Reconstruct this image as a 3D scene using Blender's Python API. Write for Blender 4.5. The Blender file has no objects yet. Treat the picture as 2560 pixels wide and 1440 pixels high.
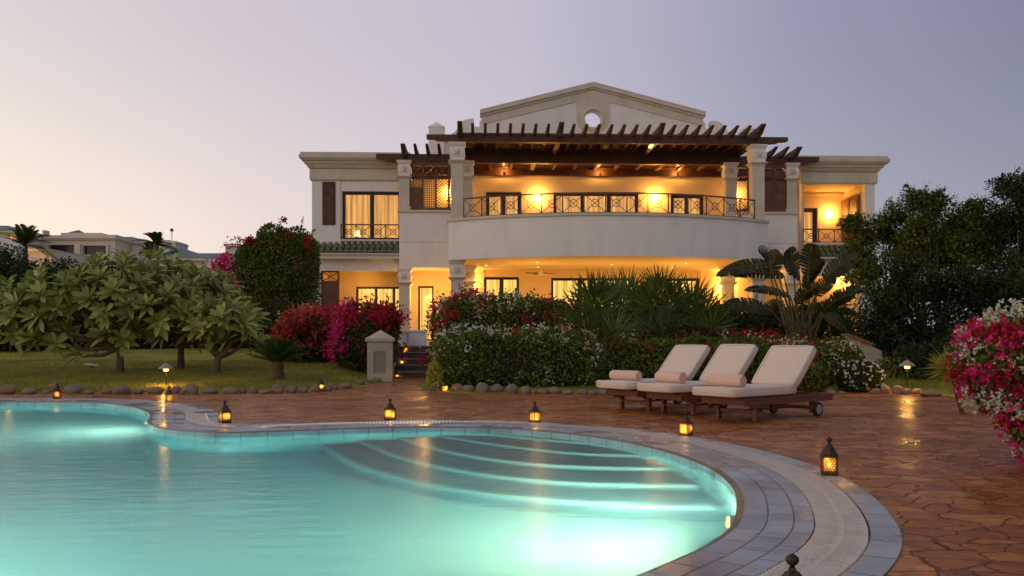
import bpy, math, random
import numpy as np
from mathutils import Vector, Matrix
from mathutils.geometry import tessellate_polygon

R = math.radians
rnd = random.Random(7)
rs = np.random.RandomState(11)
scene = bpy.context.scene
COL = scene.collection

# ------------------------------------------------------------------ camera
F, CX, CY, HC = 2180.0, 1280.0, 850.0, 0.9      # focal in px of the 2560 wide photo, optical axis, eye height
cam_d = bpy.data.cameras.new('camera')
cam = bpy.data.objects.new('camera', cam_d)
COL.objects.link(cam)
cam.location = (0, 0, HC)
cam.rotation_euler = (R(90), 0, 0)
cam_d.sensor_width = 36.0
cam_d.lens = 36.0 * F / 2560.0
cam_d.shift_x = 0.0
cam_d.shift_y = (CY - 720.0) / 2560.0
cam_d.clip_start = 0.05
cam_d.clip_end = 3000
scene.camera = cam

# ------------------------------------------------------------------ sky
world = bpy.data.worlds.new('World')
scene.world = world
world.use_nodes = True
wn, wl = world.node_tree.nodes, world.node_tree.links
wn.clear()
SUN_AZ = R(-100)          # the sun went down to the left of the view
SUN_EL = R(1.5)
SD = Vector((math.sin(SUN_AZ), math.cos(SUN_AZ), 0.0))


def wnode(t, **k):
    n = wn.new(t)
    for a, b in k.items():
        setattr(n, a, b)
    return n


def wramp(pts):
    n = wn.new('ShaderNodeValToRGB')
    e = n.color_ramp.elements
    while len(e) < len(pts):
        e.new(0.5)
    for el, (p, c) in zip(e, pts):
        el.position = p
        el.color = (*c, 1)
    return n


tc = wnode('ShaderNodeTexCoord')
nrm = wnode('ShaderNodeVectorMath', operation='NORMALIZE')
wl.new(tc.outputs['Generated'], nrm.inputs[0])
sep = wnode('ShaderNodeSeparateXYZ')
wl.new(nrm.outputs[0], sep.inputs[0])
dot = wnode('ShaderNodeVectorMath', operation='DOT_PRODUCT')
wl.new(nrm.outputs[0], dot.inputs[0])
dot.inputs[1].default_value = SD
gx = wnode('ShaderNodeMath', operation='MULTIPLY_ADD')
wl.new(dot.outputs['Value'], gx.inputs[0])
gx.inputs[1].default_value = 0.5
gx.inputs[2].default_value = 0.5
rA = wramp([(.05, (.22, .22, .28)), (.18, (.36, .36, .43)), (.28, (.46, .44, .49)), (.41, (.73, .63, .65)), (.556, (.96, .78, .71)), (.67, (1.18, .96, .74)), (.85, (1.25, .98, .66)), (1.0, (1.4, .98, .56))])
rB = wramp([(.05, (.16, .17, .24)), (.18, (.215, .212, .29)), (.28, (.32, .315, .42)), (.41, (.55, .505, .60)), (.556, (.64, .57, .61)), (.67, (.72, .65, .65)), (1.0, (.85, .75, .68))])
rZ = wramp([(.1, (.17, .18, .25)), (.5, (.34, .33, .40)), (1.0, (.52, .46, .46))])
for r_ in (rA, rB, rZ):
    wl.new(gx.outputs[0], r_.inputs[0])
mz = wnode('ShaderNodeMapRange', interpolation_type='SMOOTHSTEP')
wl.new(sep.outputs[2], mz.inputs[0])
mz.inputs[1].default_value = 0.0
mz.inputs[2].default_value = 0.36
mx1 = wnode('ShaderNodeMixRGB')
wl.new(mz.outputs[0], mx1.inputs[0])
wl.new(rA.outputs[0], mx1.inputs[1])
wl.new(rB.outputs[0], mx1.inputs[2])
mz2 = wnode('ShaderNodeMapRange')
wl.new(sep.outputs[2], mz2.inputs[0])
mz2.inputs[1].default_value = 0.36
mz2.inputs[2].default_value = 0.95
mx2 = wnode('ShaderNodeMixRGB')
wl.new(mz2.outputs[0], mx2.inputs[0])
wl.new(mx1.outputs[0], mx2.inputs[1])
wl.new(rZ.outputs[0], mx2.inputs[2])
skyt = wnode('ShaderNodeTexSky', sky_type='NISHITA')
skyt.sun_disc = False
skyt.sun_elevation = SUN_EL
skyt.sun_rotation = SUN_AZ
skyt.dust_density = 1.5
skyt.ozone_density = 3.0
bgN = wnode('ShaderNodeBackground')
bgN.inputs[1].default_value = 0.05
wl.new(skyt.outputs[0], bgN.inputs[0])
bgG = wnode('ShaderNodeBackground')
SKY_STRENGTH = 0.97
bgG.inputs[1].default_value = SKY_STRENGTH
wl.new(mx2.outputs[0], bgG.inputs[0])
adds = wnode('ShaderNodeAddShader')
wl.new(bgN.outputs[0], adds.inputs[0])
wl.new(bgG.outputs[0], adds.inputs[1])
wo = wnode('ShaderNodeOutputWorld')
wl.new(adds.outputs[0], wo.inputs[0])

# last light of the sun, very low and soft
sund = bpy.data.lights.new('sun', 'SUN')
sund.energy = 0.12
sund.angle = R(12)
sund.color = (1.0, .72, .5)
sun = bpy.data.objects.new('sun', sund)
COL.objects.link(sun)
sun.rotation_euler = (R(90) - R(5), 0, math.pi - SUN_AZ)
sun.rotation_euler = Vector((-SD.x, -SD.y, -math.tan(R(5)))).to_track_quat('-Z', 'Y').to_euler()

scene.view_settings.view_transform = 'Standard'
scene.view_settings.look = 'None'
scene.view_settings.exposure = 0.0
scene.view_settings.gamma = 1.0
scene.cycles.use_denoising = True
scene.cycles.max_bounces = 7
scene.cycles.diffuse_bounces = 3
scene.cycles.glossy_bounces = 3
scene.cycles.transmission_bounces = 6
scene.cycles.transparent_max_bounces = 12
scene.cycles.sample_clamp_indirect = 60.0
scene.cycles.blur_glossy = 1.0
scene.cycles.use_adaptive_sampling = True
scene.cycles.adaptive_threshold = 0.02


# ------------------------------------------------------------------ helpers
def P(px, py, d):
    """point at distance d that the photo shows at px, py"""
    return Vector(((px - CX) * d / F, d, HC + (CY - py) * d / F))


def G(px, py, z=0.0):
    d = F * (HC - z) / (py - CY)
    return Vector(((px - CX) * d / F, d, z))


def tag(o, label=None, cat=None, group=None, kind=None):
    if label: o['label'] = label
    if cat: o['category'] = cat
    if group: o['group'] = group
    if kind: o['kind'] = kind
    return o


def empty(name, loc=(0, 0, 0), rz=0.0, parent=None):
    o = bpy.data.objects.new(name, None)
    o.empty_display_size = 0.1
    COL.objects.link(o)
    o.location = loc
    o.rotation_euler = (0, 0, rz)
    if parent: o.parent = parent
    return o


def thing(name, label, cat, loc=(0, 0, 0), rz=0.0, group=None):
    return tag(empty(name, loc, rz), label, cat, group)


def link_mesh(name, me, mats, parent=None, smooth=False):
    if not isinstance(mats, (list, tuple)):
        mats = [mats]
    for m in mats:
        me.materials.append(m)
    if smooth:
        me.polygons.foreach_set('use_smooth', np.ones(len(me.polygons), dtype=bool))
    me.update()
    o = bpy.data.objects.new(name, me)
    COL.objects.link(o)
    if parent: o.parent = parent
    return o


def np_mesh(name, V, Fc, mats, parent=None, smooth=False, mi=None):
    """V (n,3), Fc (m,k) of one face size"""
    V = np.asarray(V, dtype=np.float32)
    Fc = np.asarray(Fc, dtype=np.int32)
    me = bpy.data.meshes.new(name)
    me.vertices.add(len(V))
    me.vertices.foreach_set('co', V.ravel())
    m, k = Fc.shape
    me.loops.add(m * k)
    me.loops.foreach_set('vertex_index', Fc.ravel())
    me.polygons.add(m)
    me.polygons.foreach_set('loop_start', np.arange(0, m * k, k, dtype=np.int32))
    me.polygons.foreach_set('loop_total', np.full(m, k, dtype=np.int32))
    if mi is not None:
        me.polygons.foreach_set('material_index', np.asarray(mi, dtype=np.int32))
    me.update(calc_edges=True)
    me.validate()
    return link_mesh(name, me, mats, parent, smooth)


class MB:
    """collects shapes, then links them as one mesh object"""
    def __init__(s):
        s.v = []; s.f = []; s.m = []; s.mi = 0

    def add(s, vs, fs):
        b = len(s.v)
        s.v += [tuple(v) for v in vs]
        s.f += [tuple(b + i for i in f) for f in fs]
        s.m += [s.mi] * len(fs)
        return s

    def box(s, x0, x1, y0, y1, z0, z1, M=None):
        vs = [Vector((x, y, z)) for z in (z0, z1) for y in (y0, y1) for x in (x0, x1)]
        if M: vs = [M @ v for v in vs]
        return s.add(vs, [(0, 2, 3, 1), (4, 5, 7, 6), (0, 1, 5, 4), (2, 6, 7, 3), (0, 4, 6, 2), (1, 3, 7, 5)])

    def bbox(s, x0, x1, y0, y1, z0, z1, b, M=None):
        """box with bevelled edges: 24 vertices"""
        vs = []; idx = {}
        xs, ys, zs = (x0, x1), (y0, y1), (z0, z1)
        for i in (0, 1):
            for j in (0, 1):
                for k in (0, 1):
                    sx, sy, sz = (1 - 2 * i) * b, (1 - 2 * j) * b, (1 - 2 * k) * b
                    idx[i, j, k, 0] = len(vs); vs.append(Vector((xs[i], ys[j] + sy, zs[k] + sz)))
                    idx[i, j, k, 1] = len(vs); vs.append(Vector((xs[i] + sx, ys[j], zs[k] + sz)))
                    idx[i, j, k, 2] = len(vs); vs.append(Vector((xs[i] + sx, ys[j] + sy, zs[k])))
        fs = []
        for i in (0, 1):
            q = [idx[i, 0, 0, 0], idx[i, 1, 0, 0], idx[i, 1, 1, 0], idx[i, 0, 1, 0]]
            fs.append(q if i else q[::-1])
            q = [idx[0, i, 0, 1], idx[1, i, 0, 1], idx[1, i, 1, 1], idx[0, i, 1, 1]]
            fs.append(q[::-1] if i else q)
            q = [idx[0, 0, i, 2], idx[1, 0, i, 2], idx[1, 1, i, 2], idx[0, 1, i, 2]]
            fs.append(q if i else q[::-1])
        for a in (0, 1):
            for c in (0, 1):
                fs.append((idx[0, a, c, 1], idx[1, a, c, 1], idx[1, a, c, 2], idx[0, a, c, 2]))
                fs.append((idx[a, 0, c, 0], idx[a, 1, c, 0], idx[a, 1, c, 2], idx[a, 0, c, 2]))
                fs.append((idx[a, c, 0, 0], idx[a, c, 1, 0], idx[a, c, 1, 1], idx[a, c, 0, 1]))
        for i in (0, 1):
            for j in (0, 1):
                for k in (0, 1):
                    fs.append((idx[i, j, k, 0], idx[i, j, k, 1], idx[i, j, k, 2]))
        if M: vs = [M @ v for v in vs]
        return s.add(vs, fs)

    def bar(s, a, b, w, h=None, up=(0, 0, 1)):
        """rectangular bar from a to b"""
        a, b = Vector(a), Vector(b)
        h = h or w
        d = (b - a).normalized()
        up = Vector(up)
        if abs(d.dot(up)) > .99: up = Vector((0, 1, 0))
        sx = d.cross(up).normalized() * (w / 2)
        sz = sx.cross(d).normalized() * (h / 2)
        vs = [p + i * sx + j * sz for p in (a, b) for i, j in ((-1, -1), (1, -1), (1, 1), (-1, 1))]
        return s.add(vs, [(3, 2, 1, 0), (4, 5, 6, 7), (0, 1, 5, 4), (1, 2, 6, 5), (2, 3, 7, 6), (3, 0, 4, 7)])

    def tube(s, pts, rad, n=8, caps=True):
        pts = [Vector(p) for p in pts]
        if not isinstance(rad, (list, tuple)): rad = [rad] * len(pts)
        vs = []; fs = []
        ref = Vector((0, 0, 1))
        for i, p in enumerate(pts):
            d = (pts[min(i + 1, len(pts) - 1)] - pts[max(i - 1, 0)]).normalized()
            if abs(d.dot(ref)) > .95: rf = Vector((1, 0, 0))
            else: rf = ref
            u = d.cross(rf).normalized(); w = u.cross(d)
            for k in range(n):
                a = 2 * math.pi * k / n
                vs.append(p + rad[i] * (math.cos(a) * u + math.sin(a) * w))
        for i in range(len(pts) - 1):
            for k in range(n):
                k2 = (k + 1) % n
                fs.append((i * n + k, i * n + k2, (i + 1) * n + k2, (i + 1) * n + k))
        if caps:
            fs.append(tuple(range(n))[::-1]); fs.append(tuple((len(pts) - 1) * n + k for k in range(n)))
        return s.add(vs, fs)

    def lathe(s, prof, n=16, c=(0, 0, 0), rot=0.0, sq=False):
        """prof: (radius, z)"""
        vs = []; fs = []
        q = math.sqrt(2) if sq else 1
        for r, z in prof:
            for k in range(n):
                a = 2 * math.pi * k / n + rot
                vs.append((c[0] + r * q * math.cos(a), c[1] + r * q * math.sin(a), c[2] + z))
        for i in range(len(prof) - 1):
            for k in range(n):
                k2 = (k + 1) % n
                fs.append((i * n + k, i * n + k2, (i + 1) * n + k2, (i + 1) * n + k))
        fs.append(tuple(range(n))[::-1]); fs.append(tuple((len(prof) - 1) * n + k for k in range(n)))
        return s.add(vs, fs)

    def prism(s, poly, z0, z1, holes=()):
        """vertical prism of an xy polygon"""
        loops = [list(poly)] + [list(h) for h in holes]
        tri = tessellate_polygon([[Vector((x, y, 0)) for x, y in l] for l in loops])
        flat = [p for l in loops for p in l]
        n = len(flat)
        vs = [(x, y, z1) for x, y in flat] + [(x, y, z0) for x, y in flat]
        fs = []
        for t in tri:
            a, b, c = (Vector(flat[i]) for i in t)
            if (b - a).cross(c - a) < 0: t = t[::-1]
            fs.append(tuple(t)); fs.append(tuple(i + n for i in t[::-1]))
        o = 0
        for l in loops:
            m = len(l)
            for i in range(m):
                j = (i + 1) % m
                fs.append((o + i, o + j, n + o + j, n + o + i))
            o += m
        return s.add(vs, fs)

    def prism_xz(s, poly, y0, y1, holes=()):
        b = len(s.v)
        t = MB(); t.mi = s.mi
        t.prism(poly, y0, y1, holes)
        return s.add([(x, z, y) for x, y, z in t.v], [f[::-1] for f in t.f])

    def build(s, name, mats, parent=None, smooth=False):
        me = bpy.data.meshes.new(name)
        me.from_pydata(s.v, [], s.f)
        me.polygons.foreach_set('material_index', np.asarray(s.m, dtype=np.int32))
        o = link_mesh(name, me, mats, parent, smooth)
        return o


def copy_tree(o, parent=None):
    c = o.copy()
    COL.objects.link(c)
    c.parent = parent
    for ch in list(o.children):
        copy_tree(ch, c)
    return c


# ------------------------------------------------------------------ materials
def newmat(name):
    m = bpy.data.materials.new(name)
    m.use_nodes = True
    nt = m.node_tree
    nt.nodes.clear()
    return m, nt.nodes, nt.links


def mat(name, col, rough=.6, var=.12, scale=3.0, bump=0.0, bscale=20.0, metal=0.0, spec=.4, dirt=None, stretch=None, coat=0.0, trans=0.0):
    """painted / plastered / wooden surface: soft mottling, optional stains and relief"""
    m, n, l = newmat(name)
    out = n.new('ShaderNodeOutputMaterial')
    b = n.new('ShaderNodeBsdfPrincipled')
    l.new(b.outputs[0], out.inputs[0])
    b.inputs['Roughness'].default_value = rough
    b.inputs['Metallic'].default_value = metal
    b.inputs['Specular IOR Level'].default_value = spec
    if coat: b.inputs['Coat Weight'].default_value = coat
    t = n.new('ShaderNodeTexCoord')
    mp = n.new('ShaderNodeMapping')
    l.new(t.outputs['Object'], mp.inputs[0])
    if stretch: mp.inputs['Scale'].default_value = stretch
    ns = n.new('ShaderNodeTexNoise')
    ns.inputs['Scale'].default_value = scale
    ns.inputs['Detail'].default_value = 6
    l.new(mp.outputs[0], ns.inputs['Vector'])
    mr = n.new('ShaderNodeMapRange')
    mr.inputs[1].default_value = .3; mr.inputs[2].default_value = .7
    mr.inputs[3].default_value = 1 - var; mr.inputs[4].default_value = 1 + var
    l.new(ns.outputs[0], mr.inputs[0])
    mx = n.new('ShaderNodeVectorMath'); mx.operation = 'SCALE'
    mx.inputs[0].default_value = col
    l.new(mr.outputs[0], mx.inputs['Scale'])
    src = mx.outputs[0]
    if dirt:
        n2 = n.new('ShaderNodeTexNoise'); n2.inputs['Scale'].default_value = .9; n2.inputs['Detail'].default_value = 8
        m2 = n.new('ShaderNodeMapping'); m2.inputs['Scale'].default_value = (3, 3, .6)
        l.new(t.outputs['Object'], m2.inputs[0]); l.new(m2.outputs[0], n2.inputs['Vector'])
        r2 = n.new('ShaderNodeMapRange'); r2.inputs[1].default_value = .5; r2.inputs[2].default_value = .8; r2.inputs[4].default_value = dirt[3]
        l.new(n2.outputs[0], r2.inputs[0])
        mm = n.new('ShaderNodeMixRGB'); mm.inputs[2].default_value = (*dirt[:3], 1)
        l.new(r2.outputs[0], mm.inputs[0]); l.new(src, mm.inputs[1])
        src = mm.outputs[0]
    l.new(src, b.inputs['Base Color'])
    if bump:
        nb = n.new('ShaderNodeTexNoise'); nb.inputs['Scale'].default_value = bscale; nb.inputs['Detail'].default_value = 5
        l.new(mp.outputs[0], nb.inputs['Vector'])
        bp = n.new('ShaderNodeBump'); bp.inputs['Strength'].default_value = bump; bp.inputs['Distance'].default_value = .02
        l.new(nb.outputs[0], bp.inputs['Height']); l.new(bp.outputs[0], b.inputs['Normal'])
    return m


def leafmat(name, c1, c2, rough=.45, trans=.25, spec=.18):
    """every leaf gets its own tone between c1 and c2"""
    m, n, l = newmat(name)
    out = n.new('ShaderNodeOutputMaterial')
    b = n.new('ShaderNodeBsdfPrincipled')
    b.inputs['Roughness'].default_value = rough
    b.inputs['Specular IOR Level'].default_value = spec
    g = n.new('ShaderNodeNewGeometry')
    mx = n.new('ShaderNodeMixRGB')
    mx.inputs[1].default_value = (*c1, 1); mx.inputs[2].default_value = (*c2, 1)
    l.new(g.outputs['Random Per Island'], mx.inputs[0])
    l.new(mx.outputs[0], b.inputs['Base Color'])
    tr = n.new('ShaderNodeBsdfTranslucent')
    l.new(mx.outputs[0], tr.inputs[0])
    ms = n.new('ShaderNodeMixShader'); ms.inputs[0].default_value = trans
    l.new(b.outputs[0], ms.inputs[1]); l.new(tr.outputs[0], ms.inputs[2])
    l.new(ms.outputs[0], out.inputs[0])
    return m


def emit(name, col, strength, fold_shade=None):
    m, n, l = newmat(name)
    out = n.new('ShaderNodeOutputMaterial')
    e = n.new('ShaderNodeEmission')
    e.inputs[0].default_value = (*col, 1)
    e.inputs[1].default_value = strength
    l.new(e.outputs[0], out.inputs[0])
    if fold_shade:  # glow streaked lighter and darker as shading of the curtain folds
        t = n.new('ShaderNodeTexCoord')
        mp = n.new('ShaderNodeMapping'); mp.inputs['Scale'].default_value = (fold_shade, fold_shade, .35)
        l.new(t.outputs['Object'], mp.inputs[0])
        ns = n.new('ShaderNodeTexNoise'); ns.inputs['Scale'].default_value = 1.0; ns.inputs['Detail'].default_value = 3
        l.new(mp.outputs[0], ns.inputs['Vector'])
        mr = n.new('ShaderNodeMapRange'); mr.inputs[1].default_value = .3; mr.inputs[2].default_value = .7
        mr.inputs[3].default_value = strength * .45; mr.inputs[4].default_value = strength * 1.45
        l.new(ns.outputs[0], mr.inputs[0]); l.new(mr.outputs[0], e.inputs[1])
    return m


def glassmat(name, col, gloss=.12, rough=.02):
    m, n, l = newmat(name)
    out = n.new('ShaderNodeOutputMaterial')
    t = n.new('ShaderNodeBsdfTransparent'); t.inputs[0].default_value = (*col, 1)
    g = n.new('ShaderNodeBsdfGlossy'); g.inputs['Roughness'].default_value = rough
    f = n.new('ShaderNodeFresnel'); f.inputs[0].default_value = 1.45
    ms = n.new('ShaderNodeMixShader')
    l.new(f.outputs[0], ms.inputs[0]); l.new(t.outputs[0], ms.inputs[1]); l.new(g.outputs[0], ms.inputs[2])
    l.new(ms.outputs[0], out.inputs[0])
    return m


M = {}
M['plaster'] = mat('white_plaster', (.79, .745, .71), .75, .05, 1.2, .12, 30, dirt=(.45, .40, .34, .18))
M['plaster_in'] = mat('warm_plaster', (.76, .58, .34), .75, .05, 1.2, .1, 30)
M['stone'] = mat('cream_stone', (.60, .53, .43), .7, .08, 2.0, .15, 25, dirt=(.42, .35, .27, .3))
M['wood'] = mat('dark_stained_wood', (.085, .030, .016), .55, .35, 4, .25, 30, stretch=(1, 1, 1))
M['wood2'] = mat('brown_wood', (.13, .052, .022), .5, .3, 5, .2, 30)
M['teak'] = mat('teak', (.14, .042, .016), .45, .35, 9, .2, 60, stretch=(1, 5, 5))
M['frame'] = mat('dark_window_frame', (.020, .010, .006), .4, .2, 5)
M['iron'] = mat('dark_iron_paint', (.075, .042, .022), .45, .2, 9, .1, 60)
M['glass'] = glassmat('window_glass', (.95, .95, .95))
M['curtain'] = emit('lit_curtain', (1.0, .46, .12), .82, 9)
M['curtain_low'] = emit('bright_lit_curtain', (1.0, .58, .12), 1.25, 8)
M['lamp'] = emit('lamp_glow', (1.0, .62, .22), 6.0)
M['bulb'] = emit('hot_bulb', (1.0, .50, .12), 6.0)
M['roof_green'] = mat('green_glazed_tile', (.055, .085, .032), .3, .35, 5, .1, 20, coat=.4)
M['roof_far'] = mat('far_green_roof', (.06, .105, .09), .6, .15, 1)
M['cloth'] = mat('cream_cushion', (.68, .57, .48), .9, .03, 3, .06, 160)
M['towel'] = mat('pink_terry', (.80, .54, .45), .95, .06, 40, .5, 260)
M['bronze'] = mat('old_bronze', (.055, .038, .026), .42, .35, 25, .3, 60, metal=.75)
M['rubber'] = mat('black_rubber', (.012, .012, .012), .6, .2, 20)
M['steel'] = mat('brushed_steel', (.45, .44, .42), .35, .1, 20, metal=.9)
M['bark'] = mat('bark', (.10, .07, .045), .8, .3, 8, .5, 30)
M['pebble'] = mat('beach_stone', (.20, .155, .12), .8, .35, 3.5, .6, 12)
M['pebble_b'] = mat('reddish_beach_stone', (.23, .14, .09), .8, .35, 3.5, .6, 12)
M['candle'] = mat('wax', (.8, .7, .5), .5, .03, 5)
M['stair'] = mat('grey_stair_tile', (.085, .055, .05), .5, .25, 6, .1, 30)
M['nosing'] = mat('pale_stair_nosing', (.22, .17, .15), .5, .15, 6)

# ------------------------------------------------------------------ pool outline, paving, lawn
def catmull(pts, step=.12, closed=True):
    pts = [Vector((p[0], p[1])) for p in pts]
    n = len(pts); out = []
    rng = range(n if closed else n - 1)
    for i in rng:
        if closed: p0, p1, p2, p3 = pts[i - 1], pts[i], pts[(i + 1) % n], pts[(i + 2) % n]
        else: p0, p1, p2, p3 = pts[max(i - 1, 0)], pts[i], pts[i + 1], pts[min(i + 2, n - 1)]
        k = max(2, int((p2 - p1).length / step))
        for j in range(k):
            t = j / k
            out.append(.5 * ((2 * p1) + (-p0 + p2) * t + (2 * p0 - 5 * p1 + 4 * p2 - p3) * t * t + (-p0 + 3 * p1 - 3 * p2 + p3) * t ** 3))
    if not closed: out.append(pts[-1])
    return out


def resample(pts, step):
    A = np.array([(p[0], p[1]) for p in pts] + [(pts[0][0], pts[0][1])])
    s = np.r_[0, np.cumsum(np.linalg.norm(np.diff(A, axis=0), axis=1))]
    n = int(s[-1] / step)
    t = np.linspace(0, s[-1], n, endpoint=False)
    return np.c_[np.interp(t, s, A[:, 0]), np.interp(t, s, A[:, 1])], s[-1]


edge_px = [(0, 1004), (140, 1004.5), (258, 1007), (327, 1015), (362, 1025), (375, 1035), (371, 1046), (370, 1056), (392, 1066), (430, 1073), (494, 1078), (559, 1080.5), (645, 1078.5),
           (859, 1071), (1031, 1067), (1140, 1067), (1250, 1069.5), (1350, 1076), (1460, 1087.5), (1546, 1100), (1645, 1121.6), (1718, 1144), (1782, 1172),
           (1825, 1207), (1840, 1240), (1839, 1280), (1821, 1316), (1769, 1353), (1701, 1385), (1632, 1413), (1567, 1439)]
edge_w = [G(x, y).xy for x, y in edge_px] + [Vector(p) for p in ((.1, 3.02), (-.45, 2.76), (-1.2, 2.56), (-2.6, 2.45), (-4.6, 2.6), (-7, 3.4), (-9.4, 5.4), (-11, 8.4), (-10.9, 11), (-9.6, 12.4))]
EDGE, EDGE_LEN = resample(catmull(edge_w), .06)
NE = len(EDGE)


def normals2(A, sm=6):
    T = np.roll(A, -1, 0) - np.roll(A, 1, 0)
    T /= np.linalg.norm(T, axis=1)[:, None]
    Nn = np.c_[-T[:, 1], T[:, 0]]         # left of the walking direction
    K = np.zeros_like(Nn)
    for k in range(-sm, sm + 1): K += np.roll(Nn, k, 0)
    return K / np.linalg.norm(K, axis=1)[:, None]


area = .5 * np.sum(EDGE[:, 0] * np.roll(EDGE[:, 1], -1) - np.roll(EDGE[:, 0], -1) * EDGE[:, 1])
OUTN = normals2(EDGE) * (-1 if area > 0 else 1)


def off(w):
    B = EDGE + OUTN * w
    for _ in range(int(max(0, w) * 8)):
        B = (np.roll(B, 1, 0) + B * 2 + np.roll(B, -1, 0)) / 4
    return B


def ring(name, w0, w1, z0, z1, m, parent, drop=0.0):
    A, B = off(w0), off(w1)
    V = np.r_[np.c_[A, np.full(NE, z0)], np.c_[B, np.full(NE, z1)]]
    i = np.arange(NE); j = (i + 1) % NE
    Fc = np.c_[i, j, j + NE, i + NE] if area < 0 else np.c_[i, i + NE, j + NE, j]
    Fc = Fc[:, ::-1] if area > 0 else Fc
    o = np_mesh(name, V, Fc, m, parent)
    me = o.data
    uv = me.uv_layers.new(name='UVMap')
    li = np.zeros(len(me.loops), dtype=np.int32); me.loops.foreach_get('vertex_index', li)
    s = EDGE_LEN / NE
    U = (li % NE) * s
    fi = np.repeat(np.arange(len(me.polygons)), 4)
    last = (fi == NE - 1) & ((li % NE) == 0)
    U = np.where(last, NE * s, U)
    Vv = np.where(li < NE, 0, w1 - w0)
    uv.data.foreach_set('uv', np.c_[U, Vv].astype(np.float32).ravel())
    return o


def tilemat(name, c1, c2, mortar, bw, rh, rough=.32, ms=.035, offs=.5, bump=.5, wet=True):
    m, n, l = newmat(name)
    out = n.new('ShaderNodeOutputMaterial'); b = n.new('ShaderNodeBsdfPrincipled')
    l.new(b.outputs[0], out.inputs[0])
    uv = n.new('ShaderNodeUVMap'); uv.uv_map = 'UVMap'
    br = n.new('ShaderNodeTexBrick'); br.offset = offs
    l.new(uv.outputs[0], br.inputs['Vector'])
    br.inputs['Color1'].default_value = (*c1, 1); br.inputs['Color2'].default_value = (*c2, 1); br.inputs['Mortar'].default_value = (*mortar, 1)
    br.inputs['Scale'].default_value = 1.0; br.inputs['Brick Width'].default_value = bw; br.inputs['Row Height'].default_value = rh
    br.inputs['Mortar Size'].default_value = ms * rh; br.inputs['Bias'].default_value = 0
    t = n.new('ShaderNodeTexCoord')
    ns = n.new('ShaderNodeTexNoise'); ns.inputs['Scale'].default_value = 2.2; ns.inputs['Detail'].default_value = 8
    l.new(t.outputs['Object'], ns.inputs['Vector'])
    mr = n.new('ShaderNodeMapRange'); mr.inputs[1].default_value = .3; mr.inputs[2].default_value = .72; mr.inputs[3].default_value = .68; mr.inputs[4].default_value = 1.3
    l.new(ns.outputs[0], mr.inputs[0])
    sc_ = n.new('ShaderNodeVectorMath'); sc_.operation = 'SCALE'
    l.new(br.outputs[0], sc_.inputs[0]); l.new(mr.outputs[0], sc_.inputs['Scale'])
    l.new(sc_.outputs[0], b.inputs['Base Color'])
    r2 = n.new('ShaderNodeMapRange'); r2.inputs[1].default_value = .35; r2.inputs[2].default_value = .65; r2.inputs[3].default_value = rough * .55; r2.inputs[4].default_value = rough * 1.35
    l.new(ns.outputs[0], r2.inputs[0]); l.new(r2.outputs[0], b.inputs['Roughness'])
    bp = n.new('ShaderNodeBump'); bp.inputs['Strength'].default_value = bump; bp.inputs['Distance'].default_value = .006; bp.invert = True
    l.new(br.outputs['Fac'], bp.inputs['Height'])
    n3 = n.new('ShaderNodeTexNoise'); n3.inputs['Scale'].default_value = 14
    l.new(t.outputs['Object'], n3.inputs['Vector'])
    b2 = n.new('ShaderNodeBump'); b2.inputs['Strength'].default_value = .12; b2.inputs['Distance'].default_value = .02
    l.new(n3.outputs[0], b2.inputs['Height']); l.new(bp.outputs[0], b2.inputs['Normal'])
    l.new(b2.outputs[0], b.inputs['Normal'])
    return m


M['tile_in'] = tilemat('blue_grey_coping_tile', (.26, .29, .33), (.34, .37, .40), (.06, .065, .07), .26, .128)
M['tile_out'] = tilemat('blue_grey_border_tile', (.26, .29, .32), (.34, .36, .38), (.06, .065, .07), .26, .14)
M['tile_pool'] = tilemat('aqua_pool_tile', (.30, .52, .54), (.36, .58, .60), (.18, .34, .36), .25, .25, rough=.4, offs=0, ms=.03, bump=.1)
M['grate'] = mat('ivory_grating', (.58, .52, .47), .38, .1, 8, .1, 40)
M['lip'] = mat('brown_pool_lip', (.10, .085, .06), .3, .3, 12, .1, 30)
M['channel'] = mat('dark_channel', (.02, .02, .02), .4, .2, 5)
M['basin'] = mat('aqua_mosaic', (.32, .47, .47), .5, .06, .8)
M['step'] = mat('blue_grey_step_tile', (.15, .25, .29), .5, .12, 2)
M['nose'] = mat('pale_aqua_nosing', (.30, .46, .46), .5, .05, 2)

pool = thing('swimming_pool', 'curving turquoise swimming pool lit from under water, with a blue grey coping', 'swimming pool')
WZ = -.055
lip = MB()
ring('pool_lip', .0, .035, -.012, 0.0, M['lip'], pool)
ring('coping', .035, .385, 0.0, 0.0, M['tile_in'], pool)
ring('border_tiles', .635, .775, 0.0, 0.0, M['tile_out'], pool)
chan = ring('overflow_channel', .385, .635, -.03, -.03, M['channel'], pool)
# grate: cross bars between two thin rails
A, B = off(.392), off(.628)
g = MB()
sA = resample([Vector(p) for p in A], .033)[0]
nb = len(sA)
for k in range(nb):
    # matching point on the outer curve by nearest index fraction
    f = k / nb * NE
    i = int(f) % NE; j = (i + 1) % NE; t = f - int(f)
    a = A[i] * (1 - t) + A[j] * t; b = B[i] * (1 - t) + B[j] * t
    d = (b - a) / np.linalg.norm(b - a)
    s_ = np.array([-d[1], d[0]]) * .0088
    z = .003
    vs = [(*(a - s_), z), (*(b - s_), z), (*(b + s_), z), (*(a + s_), z), (*(a - s_), z - .02), (*(b - s_), z - .02), (*(b + s_), z - .02), (*(a + s_), z - .02)]
    g.add(vs, [(0, 1, 2, 3), (4, 5, 1, 0), (3, 2, 6, 7)])
g.build('overflow_grate', M['grate'], pool)
spine = ring('grate_spine', .498, .522, .001, .001, M['grate'], pool)

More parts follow.
